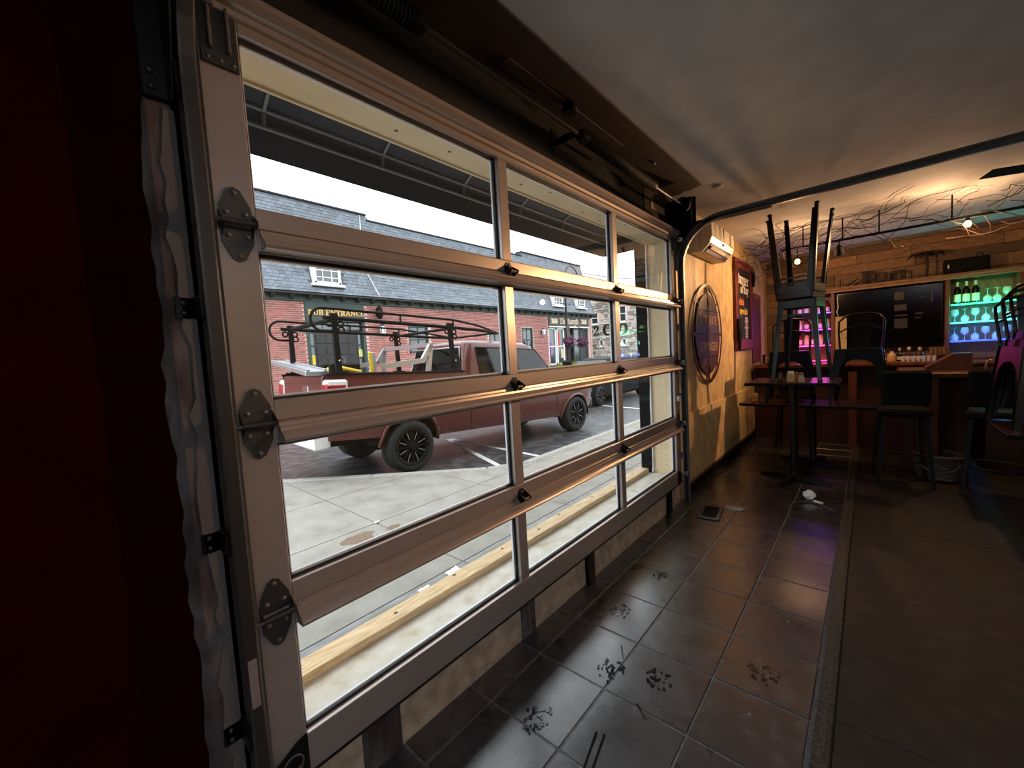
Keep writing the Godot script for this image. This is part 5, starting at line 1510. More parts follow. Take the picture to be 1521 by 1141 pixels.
# ---------------------------------------------------------------- on the street wall, bar side
func wall_things() -> void:
	# round cut-metal sign
	var s := thing("round_sign", "round brown cut-metal sign hung on the cream wall beside the door", "sign", V(-0.028, 1.64, -4.93))
	var R := 0.56
	var turn := Transform3D(Basis(V(0, 0, -1), V(0, 1, 0), V(1, 0, 0)), V(0, 0, 0))
	var rg := B.new()
	var prof := [Vector2(R - 0.035, -0.002), Vector2(R, -0.002), Vector2(R, 0.004), Vector2(R - 0.035, 0.004), Vector2(R - 0.035, -0.002)]
	rg.lathe(prof, 48, V(0, 0, 0), Basis(V(0, 0, -1), V(1, 0, 0), V(0, -1, 0)))
	part("outer_ring", rg, M.sign_metal, s)
	var disc := PackedVector2Array()
	for i in 48: disc.append(Vector2(cos(TAU * i / 48), sin(TAU * i / 48)) * 0.45)
	part("disc", B.new().prism(disc, -0.002, 0.004, turn), M.sign_metal, s)
	for a in [0.0, 0.785, 1.571, 2.356, 3.1416, 3.927, 4.712, 5.498]:
		var wide := 0.045 if absf(sin(a * 2.0)) < 0.1 else 0.012
		part("bridge", B.new().box(V(0.001, sin(a) * 0.488, -cos(a) * 0.488), V(0.006, wide, 0.10), 0.0, Basis(V(1, 0, 0), a)), M.sign_metal, s)
	words(s, "lettering", "A TRIBUTE", 0.135, M.letter_cut, V(0.006, 0.155, 0), PI / 2, 0.003, "Droid Sans")
	words(s, "lettering", "STRONGER", 0.135, M.letter_cut, V(0.006, -0.145, 0), PI / 2, 0.003, "Droid Sans")
	for q in [[0.26, 0.40], [0.06, 0.40], [-0.06, 0.40], [-0.26, 0.36]]:
		if absf(q[0]) < 0.1:
			continue
		part("score_line", B.new().bx(V(0.003, q[0] - 0.004, -q[1]), V(0.006, q[0] + 0.004, q[1])), M.black, s)
	for z in [-0.25, 0.25]:
		part("score_line", B.new().bx(V(0.003, -0.004, z - 0.13), V(0.006, 0.006, z + 0.13)), M.black, s)
	part("centre_mark", B.new().tube(ringpts(V(0.004, 0, 0), V(1, 0, 0), 0.06, 20), 0.004, 5, true), M.black, s)
	for y in [0.36, -0.36]:
		part("drop_mark", B.new().ball(V(0.005, y, 0), 0.045, 10, V(0.15, 1.3, 0.7)), M.letter_cut, s)
	# air conditioner: a bent-front case
	var a := thing("air_conditioner", "cream wall-mounted air conditioner above the round sign", "air conditioner", V(-0.05, 0, 0))
	part("case", B.new().prism(PackedVector2Array([Vector2(0, 2.47), Vector2(0, 2.775), Vector2(0.17, 2.775), Vector2(0.215, 2.745), Vector2(0.222, 2.60), Vector2(0.20, 2.54), Vector2(0.13, 2.465)]), -5.30, -4.42, Transform3D.IDENTITY, 0.006), M.ac, a)
	part("air_outlet", B.new().prism(PackedVector2Array([Vector2(0.2045, 2.538), Vector2(0.140, 2.4645), Vector2(0.134, 2.470), Vector2(0.198, 2.543)]), -5.24, -4.48, Transform3D.IDENTITY), M.ac_dark, a)
	part("louver", B.new().prism(PackedVector2Array([Vector2(0.192, 2.518), Vector2(0.172, 2.495), Vector2(0.176, 2.491), Vector2(0.197, 2.513)]), -5.2, -4.52, Transform3D.IDENTITY), M.ac, a)
	part("panel_seam", B.new().bx(V(0.214, 2.60, -4.865), V(0.224, 2.745, -4.86)), M.ac_dark, a)
	part("panel_seam", B.new().bx(V(0.216, 2.598, -5.29), V(0.2235, 2.603, -4.43)), M.ac_dark, a)
	part("side_seam", B.new().bx(V(0.10, 2.48, -4.421), V(0.103, 2.77, -4.4185)), M.ac_dark, a)
	part("display", B.new().bx(V(0.21, 2.565, -4.90), V(0.222, 2.585, -4.84), 0.003), M.ac_dark, a)
	one("conduit_pipe", B.new().tube([V(-0.035, 0.85, -4.20), V(-0.035, 2.55, -4.20), V(-0.035, 2.60, -4.30), V(-0.035, 2.60, -4.42)], 0.011, 8), M.cream_wall, "thin cream pipe running up the wall beside the door track to the air conditioner", "pipe")
	for q in [[1.72, "upper"], [0.98, "lower"]]:
		var e := thing("door_sensor", "%s small silver sensor on the cream wall beside the right door track" % q[0 + 1], "sensor", V(-0.05, q[0], -4.10))
		part("body", B.new().bx(V(0, -0.035, -0.02), V(0.03, 0.035, 0.02), 0.006), M.galv, e)
		part("lens", B.new().ball(V(0.03, 0.0, 0), 0.010, 8), M.black, e)
	# chalk menu in a red-brown frame
	var m := thing("chalk_menu", "tall chalkboard menu in a red-brown wooden frame on the cream wall", "menu board", V(-0.05, 0, 0))
	var z0 := -6.17
	var z1 := -7.22
	var y0 := 1.42
	var y1 := 2.68
	var t := 0.13
	for q in [[y0, y0 + 0.15, z1, z0], [y1 - t, y1, z1, z0], [y0 + 0.15, y1 - t, z0 - t, z0], [y0 + 0.15, y1 - t, z1, z1 + t]]:
		part("frame_rail", B.new().bx(V(0.0, q[0], q[2]), V(0.045, q[1], q[3]), 0.006), M.frame_red, m)
	part("slate_panel", B.new().bx(V(0.002, y0 + 0.14, z1 + t - 0.01), V(0.025, y1 - t + 0.01, z0 - t + 0.01)), M.chalkboard, m)
	words(m, "lettering", "Burger", 0.20, M.chalk, V(0.026, 2.42, -6.66), PI / 2, 0.002, "Droid Serif", 700)
	words(m, "lettering", "of day", 0.16, M.chalk, V(0.026, 2.28, -6.74), PI / 2, 0.002, "Droid Serif", 700)
	words(m, "lettering", "club", 0.13, M.chalk_orange, V(0.026, 2.10, -6.55), PI / 2, 0.002, "Droid Serif", 700)
	words(m, "lettering", "specials", 0.12, M.chalk_yellow, V(0.026, 1.97, -6.68), PI / 2, 0.002, "Droid Serif", 700)
	for i in 7:
		words(m, "lettering", ["wings", "nachos", "fries", "poutine", "chili", "salad", "soup"][i], 0.065, M.chalk, V(0.026, 1.88 - i * 0.045, -6.84), PI / 2, 0.002, "Droid Sans", 400)
	for q in [[2.62, 2.36, -7.15, "upper right"], [1.85, 1.42, -6.21, "lower left"]]:
		var h := thing("black_tassel", "black cloth tassel hanging at the %s corner of the chalk menu" % q[3], "tassel", V(-0.05, 0, 0))
		for i in 5:
			var z: float = q[2] + (i - 2) * 0.014
			part("strand", B.new().tube([V(0.06, q[0], z), V(0.072 + 0.004 * (i % 2), (q[0] + q[1]) / 2, z + 0.01), V(0.062, q[1] + 0.02 * (i % 3), z - 0.02)], [0.011, 0.019, 0.008], 6), M.black, h)
	var b2 := thing("wooden_board", "narrow brown wooden board with faint writing right of the chalk menu", "board", V(-0.05, 0, 0))
	part("panel", B.new().bx(V(0.0, 1.19, -7.93), V(0.02, 2.29, -7.30), 0.004), M.post_wood, b2)
	for i in 6:
		part("groove", B.new().bx(V(0.018, 1.27, -7.40 - 0.09 * i), V(0.0215, 2.18, -7.404 - 0.09 * i)), M.bar_front, b2)
	words(b2, "lettering", "wine list", 0.07, M.letter_cut, V(0.021, 2.25, -7.66), PI / 2, 0.001, "Droid Serif", 400)

# ---------------------------------------------------------------- bar
const ORD := ["first", "second", "third", "fourth", "fifth", "sixth", "seventh", "eighth"]

func bottle(called: String, label: String, at: Vector3, r: float, h: float, body: Material, cap: Material, lab, group: String, shoulder := 0.62) -> Node3D:
	var b := thing(called, label, "bottle", at, 0.0, group)
	part("body", B.new().lathe([Vector2(0, 0), Vector2(r * 0.95, 0), Vector2(r, 0.006), Vector2(r, h * shoulder), Vector2(r * 0.8, h * (shoulder + 0.07)), Vector2(r * 0.38, h * (shoulder + 0.16)), Vector2(r * 0.34, h * 0.92), Vector2(0, h * 0.92)], 16), body, b)
	part("cap", B.new().lathe([Vector2(0, h * 0.80), Vector2(r * 0.40, h * 0.80), Vector2(r * 0.42, h), Vector2(0, h)], 12), cap, b)
	if lab != null: part("label", B.new().lathe([Vector2(r * 1.02, h * 0.12), Vector2(r * 1.02, h * shoulder * 0.72)], 16), lab, b)
	return b

func wine_glass(at: Vector3, label: String, group: String, flip := false) -> void:
	var g := thing("wine_glass", label, "glass", at, 0.0, group)
	var prof := [Vector2(0, 0), Vector2(0.034, 0.0), Vector2(0.03, 0.004), Vector2(0.005, 0.010), Vector2(0.004, 0.075), Vector2(0.02, 0.088), Vector2(0.040, 0.115), Vector2(0.042, 0.14), Vector2(0.033, 0.185), Vector2(0.031, 0.185), Vector2(0.039, 0.14), Vector2(0.036, 0.116), Vector2(0.0, 0.092)]
	if flip:
		var p2 := []
		for q in prof: p2.append(Vector2(q.x, 0.186 - q.y))
		p2.reverse()
		prof = p2
	part("bowl", B.new().lathe(prof, 18), M.drink_glass, g)

func led(parent: Node3D, a: Vector3, b: Vector3, c: Color, e: float, k2 := 1.0) -> void:
	part("led_strip", B.new().bx(V(a.x, a.y - 0.010, a.z - 0.006), V(b.x, b.y + 0.010, a.z + 0.006), 0.003), glow(c, e), parent)
	for k in 3:
		omni(a.lerp(b, (k + 0.5) / 3.0) + V(0, 0.03, 0.03), c, LED * k2 / 3.0, 0.03, parent)

func bar() -> void:
	var zf := -8.30
	# back-bar cabinet: mantel, uprights, two lit niches
	var c := thing("back_bar_cabinet", "wooden back bar cabinet with a long mantel and lit bottle niches on both sides", "cabinet")
	part("mantel", B.new().bx(V(0.36, 2.262, -8.585), V(2.84, 2.30, zf + 0.04), 0.006), M["plank1"], c)
	part("mantel_edge", B.new().bx(V(0.36, 2.225, zf), V(2.84, 2.262, zf + 0.02), 0.004), M["plank0"], c)
	for x in [0.38, 0.90, 2.155, 2.80]:
		part("upright", B.new().bx(V(x - 0.022, 1.12, -8.58), V(x + 0.022, 2.262, zf), 0.004), M.post_wood, c)
	for q in [[0.402, 0.878], [2.177, 2.778]]:
		part("niche_back", B.new().bx(V(q[0], 1.12, -8.58), V(q[1], 2.262, -8.56)), M.back_panel, c)
	var right := [[1.87, Color(0.25, 1.0, 0.62), "top green-lit"], [1.62, Color(0.30, 0.92, 1.0), "middle cyan-lit"], [1.365, Color(0.22, 0.30, 1.0), "lowest blue-lit"]]
	for q in right:
		part("glass_shelf", B.new().bx(V(2.18, q[0] - 0.006, -8.56), V(2.776, q[0] + 0.004, zf - 0.015)), M.shelf_glass, c)
		led(c, V(2.185, q[0], zf - 0.006), V(2.772, q[0], zf - 0.006), q[1], GLOW)
	var left := [[1.925, Color(0.62, 0.35, 1.0)], [1.66, Color(0.85, 0.30, 1.0)], [1.40, Color(1.0, 0.32, 0.75)], [1.15, Color(1.0, 0.25, 0.55)]]
	for q in left:
		part("glass_shelf", B.new().bx(V(0.405, q[0] - 0.006, -8.56), V(0.876, q[0] + 0.004, zf - 0.015)), M.shelf_glass, c)
		led(c, V(0.41, q[0], zf - 0.006), V(0.872, q[0], zf - 0.006), q[1], GLOW, 0.26)
	for k in 3:
		bottle("wine_bottle", "%s dark wine bottle from the left on the top green-lit shelf" % ORD[k], V(2.255 + k * 0.085, 1.875, -8.40), 0.036, 0.31, M.bottle_dark, M.label, M.label, "wine bottles on the green shelf")
	for k in 3:
		wine_glass(V(2.53 + k * 0.085, 1.875, -8.40), "%s upturned wine glass right of the dark wine bottles on the green-lit shelf" % ORD[k], "glasses on the green shelf", k < 2)
	for k in 6:
		wine_glass(V(2.235 + k * 0.095, 1.625, -8.40), "%s wine glass from the left on the middle cyan-lit shelf" % ORD[k], "glasses on the cyan shelf", k % 2 == 1)
	for k in 6:
		wine_glass(V(2.235 + k * 0.095, 1.37, -8.40), "%s wine glass from the left on the lowest blue-lit shelf" % ORD[k], "glasses on the blue shelf", k % 2 == 0)
	for s in 3:
		for k in 5:
			bottle("liquor_bottle", "%s red-lit bottle from the left on the %s pink shelf of the left niche" % [ORD[k], ["top", "middle", "lower"][s]], V(0.455 + k * 0.092, [1.93, 1.665, 1.405][s], -8.42), 0.034, 0.20 + 0.012 * ((k * 3 + s) % 3), M.bottle_red if (k + s) % 2 == 0 else M.bottle_cream, M.black, M.label, "bottles in the pink niche")
	# large dark menu screen and a pale panel standing in for lit wall below its left end
	var sc := thing("menu_screen", "large dark television screen with a faint menu between the lit niches", "screen", V(0, 0, 0))
	part("bezel", B.new().bx(V(0.935, 1.33, -8.54), V(2.13, 2.215, -8.40), 0.01), M.gloss_black, sc)
	part("panel", B.new().bx(V(0.965, 1.37, -8.41), V(2.10, 2.19, -8.396)), M.screen, sc)
	for q in [[1.62, 1.72, 2.02, 2.14], [1.62, 1.75, 1.86, 1.95], [1.62, 1.76, 1.78, 1.80], [1.62, 1.76, 1.60, 1.74], [1.84, 1.92, 1.79, 1.81], [1.84, 1.90, 1.73, 1.745], [1.88, 1.95, 2.03, 2.04], [2.0, 2.015, 1.95, 2.14]]:
		part("faint_print", B.new().bx(V(q[0], q[2], -8.397), V(q[1], q[3], -8.3945)), M.dim_print, sc)
	var cu := one("lit_wall_panel", B.new().bx(V(0.925, 1.13, -8.40), V(1.07, 1.845, -8.36), 0.004), M.cream_wall, "narrow cream panel in place of warmly lit wall below the left end of the screen", "wall panel")
	part("added_knob", B.new().ball(V(1.06, 1.50, -8.35), 0.01, 8), M.brass, cu)
	one("wall_cable", B.new().tube([V(0.95, 2.15, -8.385), V(0.965, 2.0, -8.38), V(0.945, 1.92, -8.38), V(0.965, 1.86, -8.38)], 0.006, 6), M.white_vinyl, "short white cable hanging by the left edge of the screen", "cable")
	# on the mantel
	var bs := thing("bar_letters", "cut-out dark wooden letters spelling Bar on the mantel", "sign", V(1.475, 2.30, -8.40))
	var tm := words(bs, "lettering", "Bar", 0.285, flat(Color(0.10, 0.055, 0.04), 0.7), V(0, 0.105, 0), 0.0, 0.03, "Droid Serif", 800)
	part("base_slat", B.new().bx(V(-0.27, 0.0, -0.02), V(0.27, 0.018, 0.03), 0.004), M.bar_front, bs)
	var pl := thing("palm_ornament", "rusty metal palm tree ornament standing on the mantel right of the letters", "ornament", V(1.95, 2.30, -8.40))
	part("trunk", B.new().tube([V(0, 0, 0), V(0.015, 0.15, 0), V(0.005, 0.32, 0)], [0.016, 0.012, 0.009], 8), M.twig, pl)
	part("foot", B.new().bx(V(-0.12, 0.0, -0.03), V(0.12, 0.012, 0.03), 0.003), M.twig, pl)
	for i in 9:
		var a := TAU * i / 9.0 + 0.2
		var l := 0.17 + 0.03 * (i % 3)
		part("frond", B.new().tube([V(0, 0.32, 0), V(cos(a) * l * 0.35, 0.362, sin(a) * l * 0.2), V(cos(a) * l * 0.75, 0.345, sin(a) * l * 0.4), V(cos(a) * l, 0.29, sin(a) * l * 0.5)], [0.008, 0.016, 0.018, 0.003], 6), M.twig, pl)
	var sk := thing("black_case", "black box leaning on the mantel at the right, under a small hook", "box", V(2.33, 2.30, -8.42))
	part("body", B.new().bx(V(-0.21, 0, -0.06), V(0.21, 0.20, 0.06), 0.008), M.black, sk)
	part("ring_hook", B.new().tube(ringpts(V(0.13, 0.23, 0), V(0, 0, 1), 0.028, 16), 0.008, 6, true), M.iron, sk)
	part("tag", B.new().bx(V(-0.175, 0.085, 0.06), V(-0.16, 0.135, 0.064)), M.paper, sk)
	for q in [[1.80, 0.10, 0.009], [0.99, 0.13, 0.008]]:
		one("candle_stick", B.new().lathe([Vector2(0, 0), Vector2(0.025, 0), Vector2(0.025, 0.008), Vector2(q[2], 0.014), Vector2(q[2] * 0.8, q[1]), Vector2(0, q[1])], 12), M.twig, "thin dark candle stick on the mantel, %s" % ("between the letters and the palm" if q[0] > 1.5 else "left of the letters"), "candle stick", "", V(q[0], 2.30, -8.40))
	var pk := one("driftwood", B.new().tube([V(1.06, 2.31, -8.38), V(1.14, 2.36, -8.38), V(1.21, 2.42, -8.40)], [0.016, 0.014, 0.006], 6), M.twig, "short stick of driftwood leaning against the first wooden letter on the mantel", "driftwood")
	# back counter
	var bk := thing("back_counter", "dark wooden back counter below the screen", "counter")
	part("top", B.new().bx(V(-0.012, 1.06, -8.562), V(3.2, 1.10, -7.98), 0.006), M.bar_wood, bk)
	part("front", B.new().bx(V(-0.012, 0.0, -8.562), V(3.2, 1.06, -8.02)), M.bar_front, bk)
	# front bar
	var fb := thing("bar_counter", "thick brown wooden bar counter with a projecting end at the right", "counter")
	part("top", B.new().bx(V(-0.012, 1.105, -7.62), V(2.22, 1.155, -7.14), 0.012), M.bar_wood, fb)
	part("end_top", B.new().bx(V(1.60, 1.035, -7.12), V(2.17, 1.095, -6.02), 0.012), M.bar_wood, fb)
	part("front_panel", B.new().bx(V(-0.012, 0.0, -7.50), V(2.15, 1.105, -7.32)), M.bar_front, fb)
	for i in 5:
		part("plank", B.new().bx(V(1.62 + i * 0.10 + 0.002, 0.0, -6.27), V(1.72 + i * 0.10 - 0.002, 1.035, -6.24), 0.004), M.bar_front, fb)
	part("end_side", B.new().bx(V(2.08, 0.0, -7.3), V(2.12, 1.035, -6.27)), M.bar_front, fb)
	for q in [[1.845, -6.13], [1.17, -7.22]]:
		part("post", B.new().bx(V(q[0] - 0.045, 0.0, q[1] - 0.04), V(q[0] + 0.045, 1.036, q[1] + 0.04), 0.008), M.post_wood, fb)
	var wc := thing("sink_counter", "low service counter with a blue sheen at the right end of the bar", "counter")
	part("top", B.new().bx(V(2.23, 0.99, -7.4), V(3.3, 1.03, -6.35), 0.006), flat(Color(0.35, 0.36, 0.38), 0.22, 0.7), wc)
	part("cabinet", B.new().bx(V(2.26, 0.0, -7.38), V(3.28, 0.99, -6.40)), M.bar_front, wc)
	var fa := thing("tap", "brass gooseneck tap on the service counter", "tap", V(2.24 + 0.04, 1.03, -6.62))
	part("spout", B.new().tube([V(0, 0, 0), V(0, 0.10, 0), V(0.012, 0.14, 0), V(0.04, 0.158, 0), V(0.068, 0.14, 0), V(0.08, 0.10, 0), V(0.08, 0.04, 0)], 0.011, 10), M.brass, fa)
	part("base", B.new().lathe([Vector2(0, 0), Vector2(0.025, 0), Vector2(0.022, 0.02), Vector2(0.012, 0.03), Vector2(0, 0.03)], 14), M.brass, fa)
	part("lever", B.new().cyl(V(-0.02, 0.03, 0), V(-0.05, 0.05, 0.02), 0.006, 8), M.brass, fa)
	# things on the front bar
	var rowb := [[1.43, 0.030, 0.17, M.bottle_brown, M.label, M.label, "brown sauce bottle with a pale cap at the left of the row on the bar"], [1.485, 0.028, 0.16, M.bottle_brown, M.paper, M.label, "brown sauce bottle second in the row on the bar"], [1.565, 0.045, 0.17, M.bottle_cream, M.black, null, "cream coloured round-shouldered bottle on the bar"], [1.64, 0.028, 0.175, M.bottle_dark, M.label, M.label, "dark bottle with a cream cap just right of the cream bottle"], [1.73, 0.040, 0.185, M.bottle_brown, M.paper, M.label, "brown bottle with a pouring spout in the middle of the row"], [1.83, 0.040, 0.175, M.bottle_brown, M.label, M.label, "brown bottle at the right of the row, beside the napkin basket"]]
	for q in rowb:
		bottle("bottle", q[6], V(q[0], 1.155, -7.42), q[1], q[2], q[3], q[4], q[5], "bottles on the bar", 0.5)
	for k in 7:
		var g := thing("shot_glass", "%s small cut glass from the left in the bright row on the bar" % ORD[k], "glass", V(1.665 + k * 0.047, 1.155, -7.26), 0.0, "small glasses on the bar")
		part("cup", B.new().lathe([Vector2(0, 0), Vector2(0.018, 0), Vector2(0.021, 0.07), Vector2(0.018, 0.07), Vector2(0.015, 0.012), Vector2(0, 0.012)], 10), glass(Color(0.92, 0.93, 1.0), 0.45), g)
	var nb := thing("napkin_basket", "tilted pale wooden basket behind the row of small glasses", "basket", V(1.99, 1.155, -7.34))
	part("body", B.new().rings([[V(-0.05, 0.06, 0.06), V(0.05, 0.06, 0.06), V(0.05, 0.06, -0.06), V(-0.05, 0.06, -0.06)], [V(-0.09, 0.17, 0.07), V(0.07, 0.17, 0.07), V(0.07, 0.17, -0.07), V(-0.09, 0.17, -0.07)]], false), M.post_wood, nb)
	part("stand", B.new().bx(V(-0.04, 0.0, -0.05), V(0.05, 0.06, 0.05), 0.004), M.bar_front, nb)
	for i in 4: part("slat", B.new().bx(V(-0.08 + i * 0.036, 0.075, 0.062), V(-0.055 + i * 0.036, 0.165, 0.074), 0.002), M.back_panel, nb)
	var mb := thing("wedge_box", "brown wedge-shaped wooden menu box on the right end of the bar", "box", V(2.03, 1.095, -6.45))
	part("body", B.new().prism(PackedVector2Array([Vector2(-0.22, 0.0), Vector2(0.12, 0.0), Vector2(0.12, 0.175), Vector2(-0.02, 0.175), Vector2(-0.22, 0.04)]), -0.10, 0.10, Transform3D.IDENTITY, 0.004), M.post_wood, mb)
	part("lid_edge", B.new().bx(V(-0.025, 0.173, -0.103), V(0.123, 0.182, 0.103), 0.003), M.bar_front, mb)
	var tu := thing("steel_tumbler", "steel shaker cup on the bar against the cream wall", "cup", V(0.10, 1.155, -7.30))
	part("cup", B.new().lathe([Vector2(0, 0), Vector2(0.036, 0), Vector2(0.048, 0.16), Vector2(0.045, 0.16), Vector2(0.034, 0.01), Vector2(0, 0.01)], 20), M.chrome, tu)
	var ve := thing("dark_vase", "dark copper vase on the bar right of the steel shaker cup", "vase", V(0.24, 1.155, -7.36))
	part("body", B.new().lathe([Vector2(0, 0), Vector2(0.05, 0.0), Vector2(0.045, 0.02), Vector2(0.032, 0.05), Vector2(0.045, 0.13), Vector2(0.04, 0.17), Vector2(0.03, 0.19), Vector2(0.042, 0.215), Vector2(0.03, 0.215), Vector2(0, 0.18)], 20), flat(Color(0.25, 0.10, 0.06), 0.25, 0.6), ve)
	part("saucer", B.new().lathe([Vector2(0, -0.0), Vector2(0.10, 0.002), Vector2(0.105, 0.012), Vector2(0.06, 0.006), Vector2(0, 0.006)], 20), M.bar_front, ve)

const LED := 0.13
const GLOW := 2.5

# ---------------------------------------------------------------- ceiling
func ceiling_things() -> void:
	var zr := -6.3
	var T := thing("track_lighting", "black ceiling light track with spot heads tangled in dry vines", "track light", V(0, 0, zr))
	part("rail", B.new().bx(V(0.48, 2.655, -0.016), V(3.6, 2.68, 0.016), 0.003), M.black, T)
	for x in [0.72, 1.10, 1.42, 1.98, 2.8]:
		part("drop_rod", B.new().cyl(V(x, 2.68, 0), V(x, 2.922, 0), 0.007, 8), M.black, T)
	for x in [1.07, 2.52]:
		var h := part("spot_head", B.new().lathe([Vector2(0, 0.0), Vector2(0.045, 0.0), Vector2(0.05, 0.03), Vector2(0.035, 0.09), Vector2(0.012, 0.12), Vector2(0, 0.12)], 16, V(x, 2.50, 0.01), Basis(V(1, 0, 0), 0.5)), M.black, T)
		part("arm", B.new().cyl(V(x, 2.60, 0.0), V(x, 2.66, 0), 0.008, 8), M.black, h)
	for q in [[2.09, 2.60, "lit spot bulb hanging from the light track at the right", KEY], [0.66, 2.50, "lit spot bulb behind the upturned stool legs", KEY2]]:
		var b := thing("spot_bulb", q[2], "light bulb", V(q[0], q[1], zr))
		part("bulb", B.new().lathe([Vector2(0, -0.035), Vector2(0.022, -0.028), Vector2(0.030, -0.008), Vector2(0.026, 0.012), Vector2(0.013, 0.03), Vector2(0, 0.034)], 16), glow(Color(1.0, 0.72, 0.36), 14.0), b)
		part("socket", B.new().lathe([Vector2(0, 0.028), Vector2(0.016, 0.028), Vector2(0.018, 0.05), Vector2(0.010, 0.062), Vector2(0, 0.062)], 12), M.black, b)
		part("stem", B.new().cyl(V(0, 0.06, 0), V(0, 2.655 - q[1], 0), 0.006, 8), M.black, b)
		omni(V(0, 0, 0), WARM, q[3], 0.05, b)
		if q[0] > 1.0: beam(V(0, -0.0, 0), V(-0.05, 1.75, -5.6), WARM, BEAM1, 36.0, b, 0.8)
		if q[0] > 1.0: beam(V(0, 0.0, 0), V(0.75, 2.92, -4.7), WARM, 2.2, 42.0, b, 1.0)  # extra beam added at this bulb to brighten the ceiling
		else: beam(V(0, -0.0, 0), V(0.05, 1.85, -1.0), WARM, BEAM2, 21.0, b, 0.9)
		if q[0] < 1.0: beam(V(0, 0.0, 0), V(1.3, 2.1, -8.6), WARM, 1.6, 50.0, b, 0.9)  # second beam added here to brighten the back wall
	# third spot, added unseen past the right edge to brighten the door
	var b3 := thing("spot_bulb", "added unseen spot bulb at the far right end of the light track, outside the picture", "light bulb", V(3.3, 2.52, zr))
	part("bulb", B.new().ball(V(0, 0, 0), 0.03, 12), glow(Color(1.0, 0.72, 0.36), 14.0), b3)
	part("stem", B.new().cyl(V(0, 0.03, 0), V(0, 0.137, 0), 0.006, 8), M.black, b3)
	beam(V(0, 0, 0), V(0.0, 1.85, -1.75), WARM, BEAM3, 15.0, b3, 0.9)
	# dry vines
	var vn := thing("dry_vines", "tangle of dry brown vines trailing along the ceiling light track", "vines")
	for i in 130:
		var near := i >= 84
		var x := -0.02 + 0.04 * i if not near else rng.randf_range(-0.02, 0.62)
		var p := V(x, 2.74 + rng.randf_range(-0.14, 0.15), zr + rng.randf_range(-0.30, 0.22))
		var dir := V(rng.randf_range(0.7, 1.0), rng.randf_range(-0.25, 0.25), rng.randf_range(-0.4, 0.4))
		if near:
			p = V(x, rng.randf_range(2.62, 2.88), zr + rng.randf_range(-1.3, 0.15))
			dir = V(rng.randfn(), rng.randfn() * 0.6, rng.randfn())
		var pts := []
		var rad := []
		var k := rng.randi_range(8, 14)
		var r0 := rng.randf_range(0.0028, 0.0065)
		for j in k:
			pts.append(p); rad.append(r0 * (1.0 - 0.7 * j / k))
			dir = (dir + V(rng.randfn() * 0.28, rng.randfn() * 0.28, rng.randfn() * 0.28)).normalized()
			p += dir * rng.randf_range(0.05, 0.09)
			p.y = clampf(p.y, 2.48, 2.905); p.x = maxf(p.x, -0.035)
		part("twig", B.new().tube(pts, rad, 5), M.twig, vn)
	# ceiling fan: only one blade tip reaches the picture
	var f := thing("ceiling_fan", "dark ceiling fan at the upper right, one blade tip in view", "ceiling fan", V(2.65, 2.60, -4.72))
	part("motor", B.new().lathe([Vector2(0, -0.08), Vector2(0.09, -0.07), Vector2(0.12, 0.0), Vector2(0.10, 0.08), Vector2(0.03, 0.11), Vector2(0.02, 0.30), Vector2(0, 0.30)], 24), M.black, f)
	for i in 4:
		var a := FAN + PI / 2 * i
		part("blade", B.new().box(V(cos(a), 0.0, sin(a)) * 0.42, V(0.66, 0.008, 0.13), 0.003, Basis(V(0, 1, 0), -a) * Basis(V(1, 0, 0), 0.12)), M.twig, f)
	# unseen uplighters added as fill to brighten the ceiling
	for q in [[5.0, 1.75, 0.4, "by the right wall"], [3.3, 1.75, 1.9, "by the rear wall"]]:
		var p := thing("added_uplighter", "added unseen fill uplighter %s of the dark room" % q[3], "fill light", V(q[0], 0, q[2]))
		part("base", B.new().lathe([Vector2(0, 0), Vector2(0.16, 0), Vector2(0.15, 0.03), Vector2(0.02, 0.05), Vector2(0, 0.05)], 20), M.black, p)
		part("pole", B.new().cyl(V(0, 0.03, 0), V(0, q[1] - 0.1, 0), 0.014, 10), M.black, p)
		part("bowl", B.new().lathe([Vector2(0, q[1] - 0.10), Vector2(0.10, q[1] - 0.06), Vector2(0.17, q[1] + 0.04), Vector2(0.165, q[1] + 0.04), Vector2(0.095, q[1] - 0.05), Vector2(0, q[1] - 0.09)], 24), M.black, p)
		part("bulb", B.new().ball(V(0, q[1] - 0.03, 0), 0.035, 12), glow(Color(1.0, 0.86, 0.76), 4.0), p)
		beam(V(0, q[1] + 0.01, 0), V(q[0], 3.0, q[2]), Color(0.86, 0.93, 1.0), FILL, 78.0, p, 0.5)

const WARM := Color(1.0, 0.765, 0.54)
const KEY := 0.75
const BEAM1 := 6.0
const BEAM2 := 9.0
const BEAM3 := 20.0
const KEY2 := 0.6
const FILL := 10.5
const FAN := 2.77

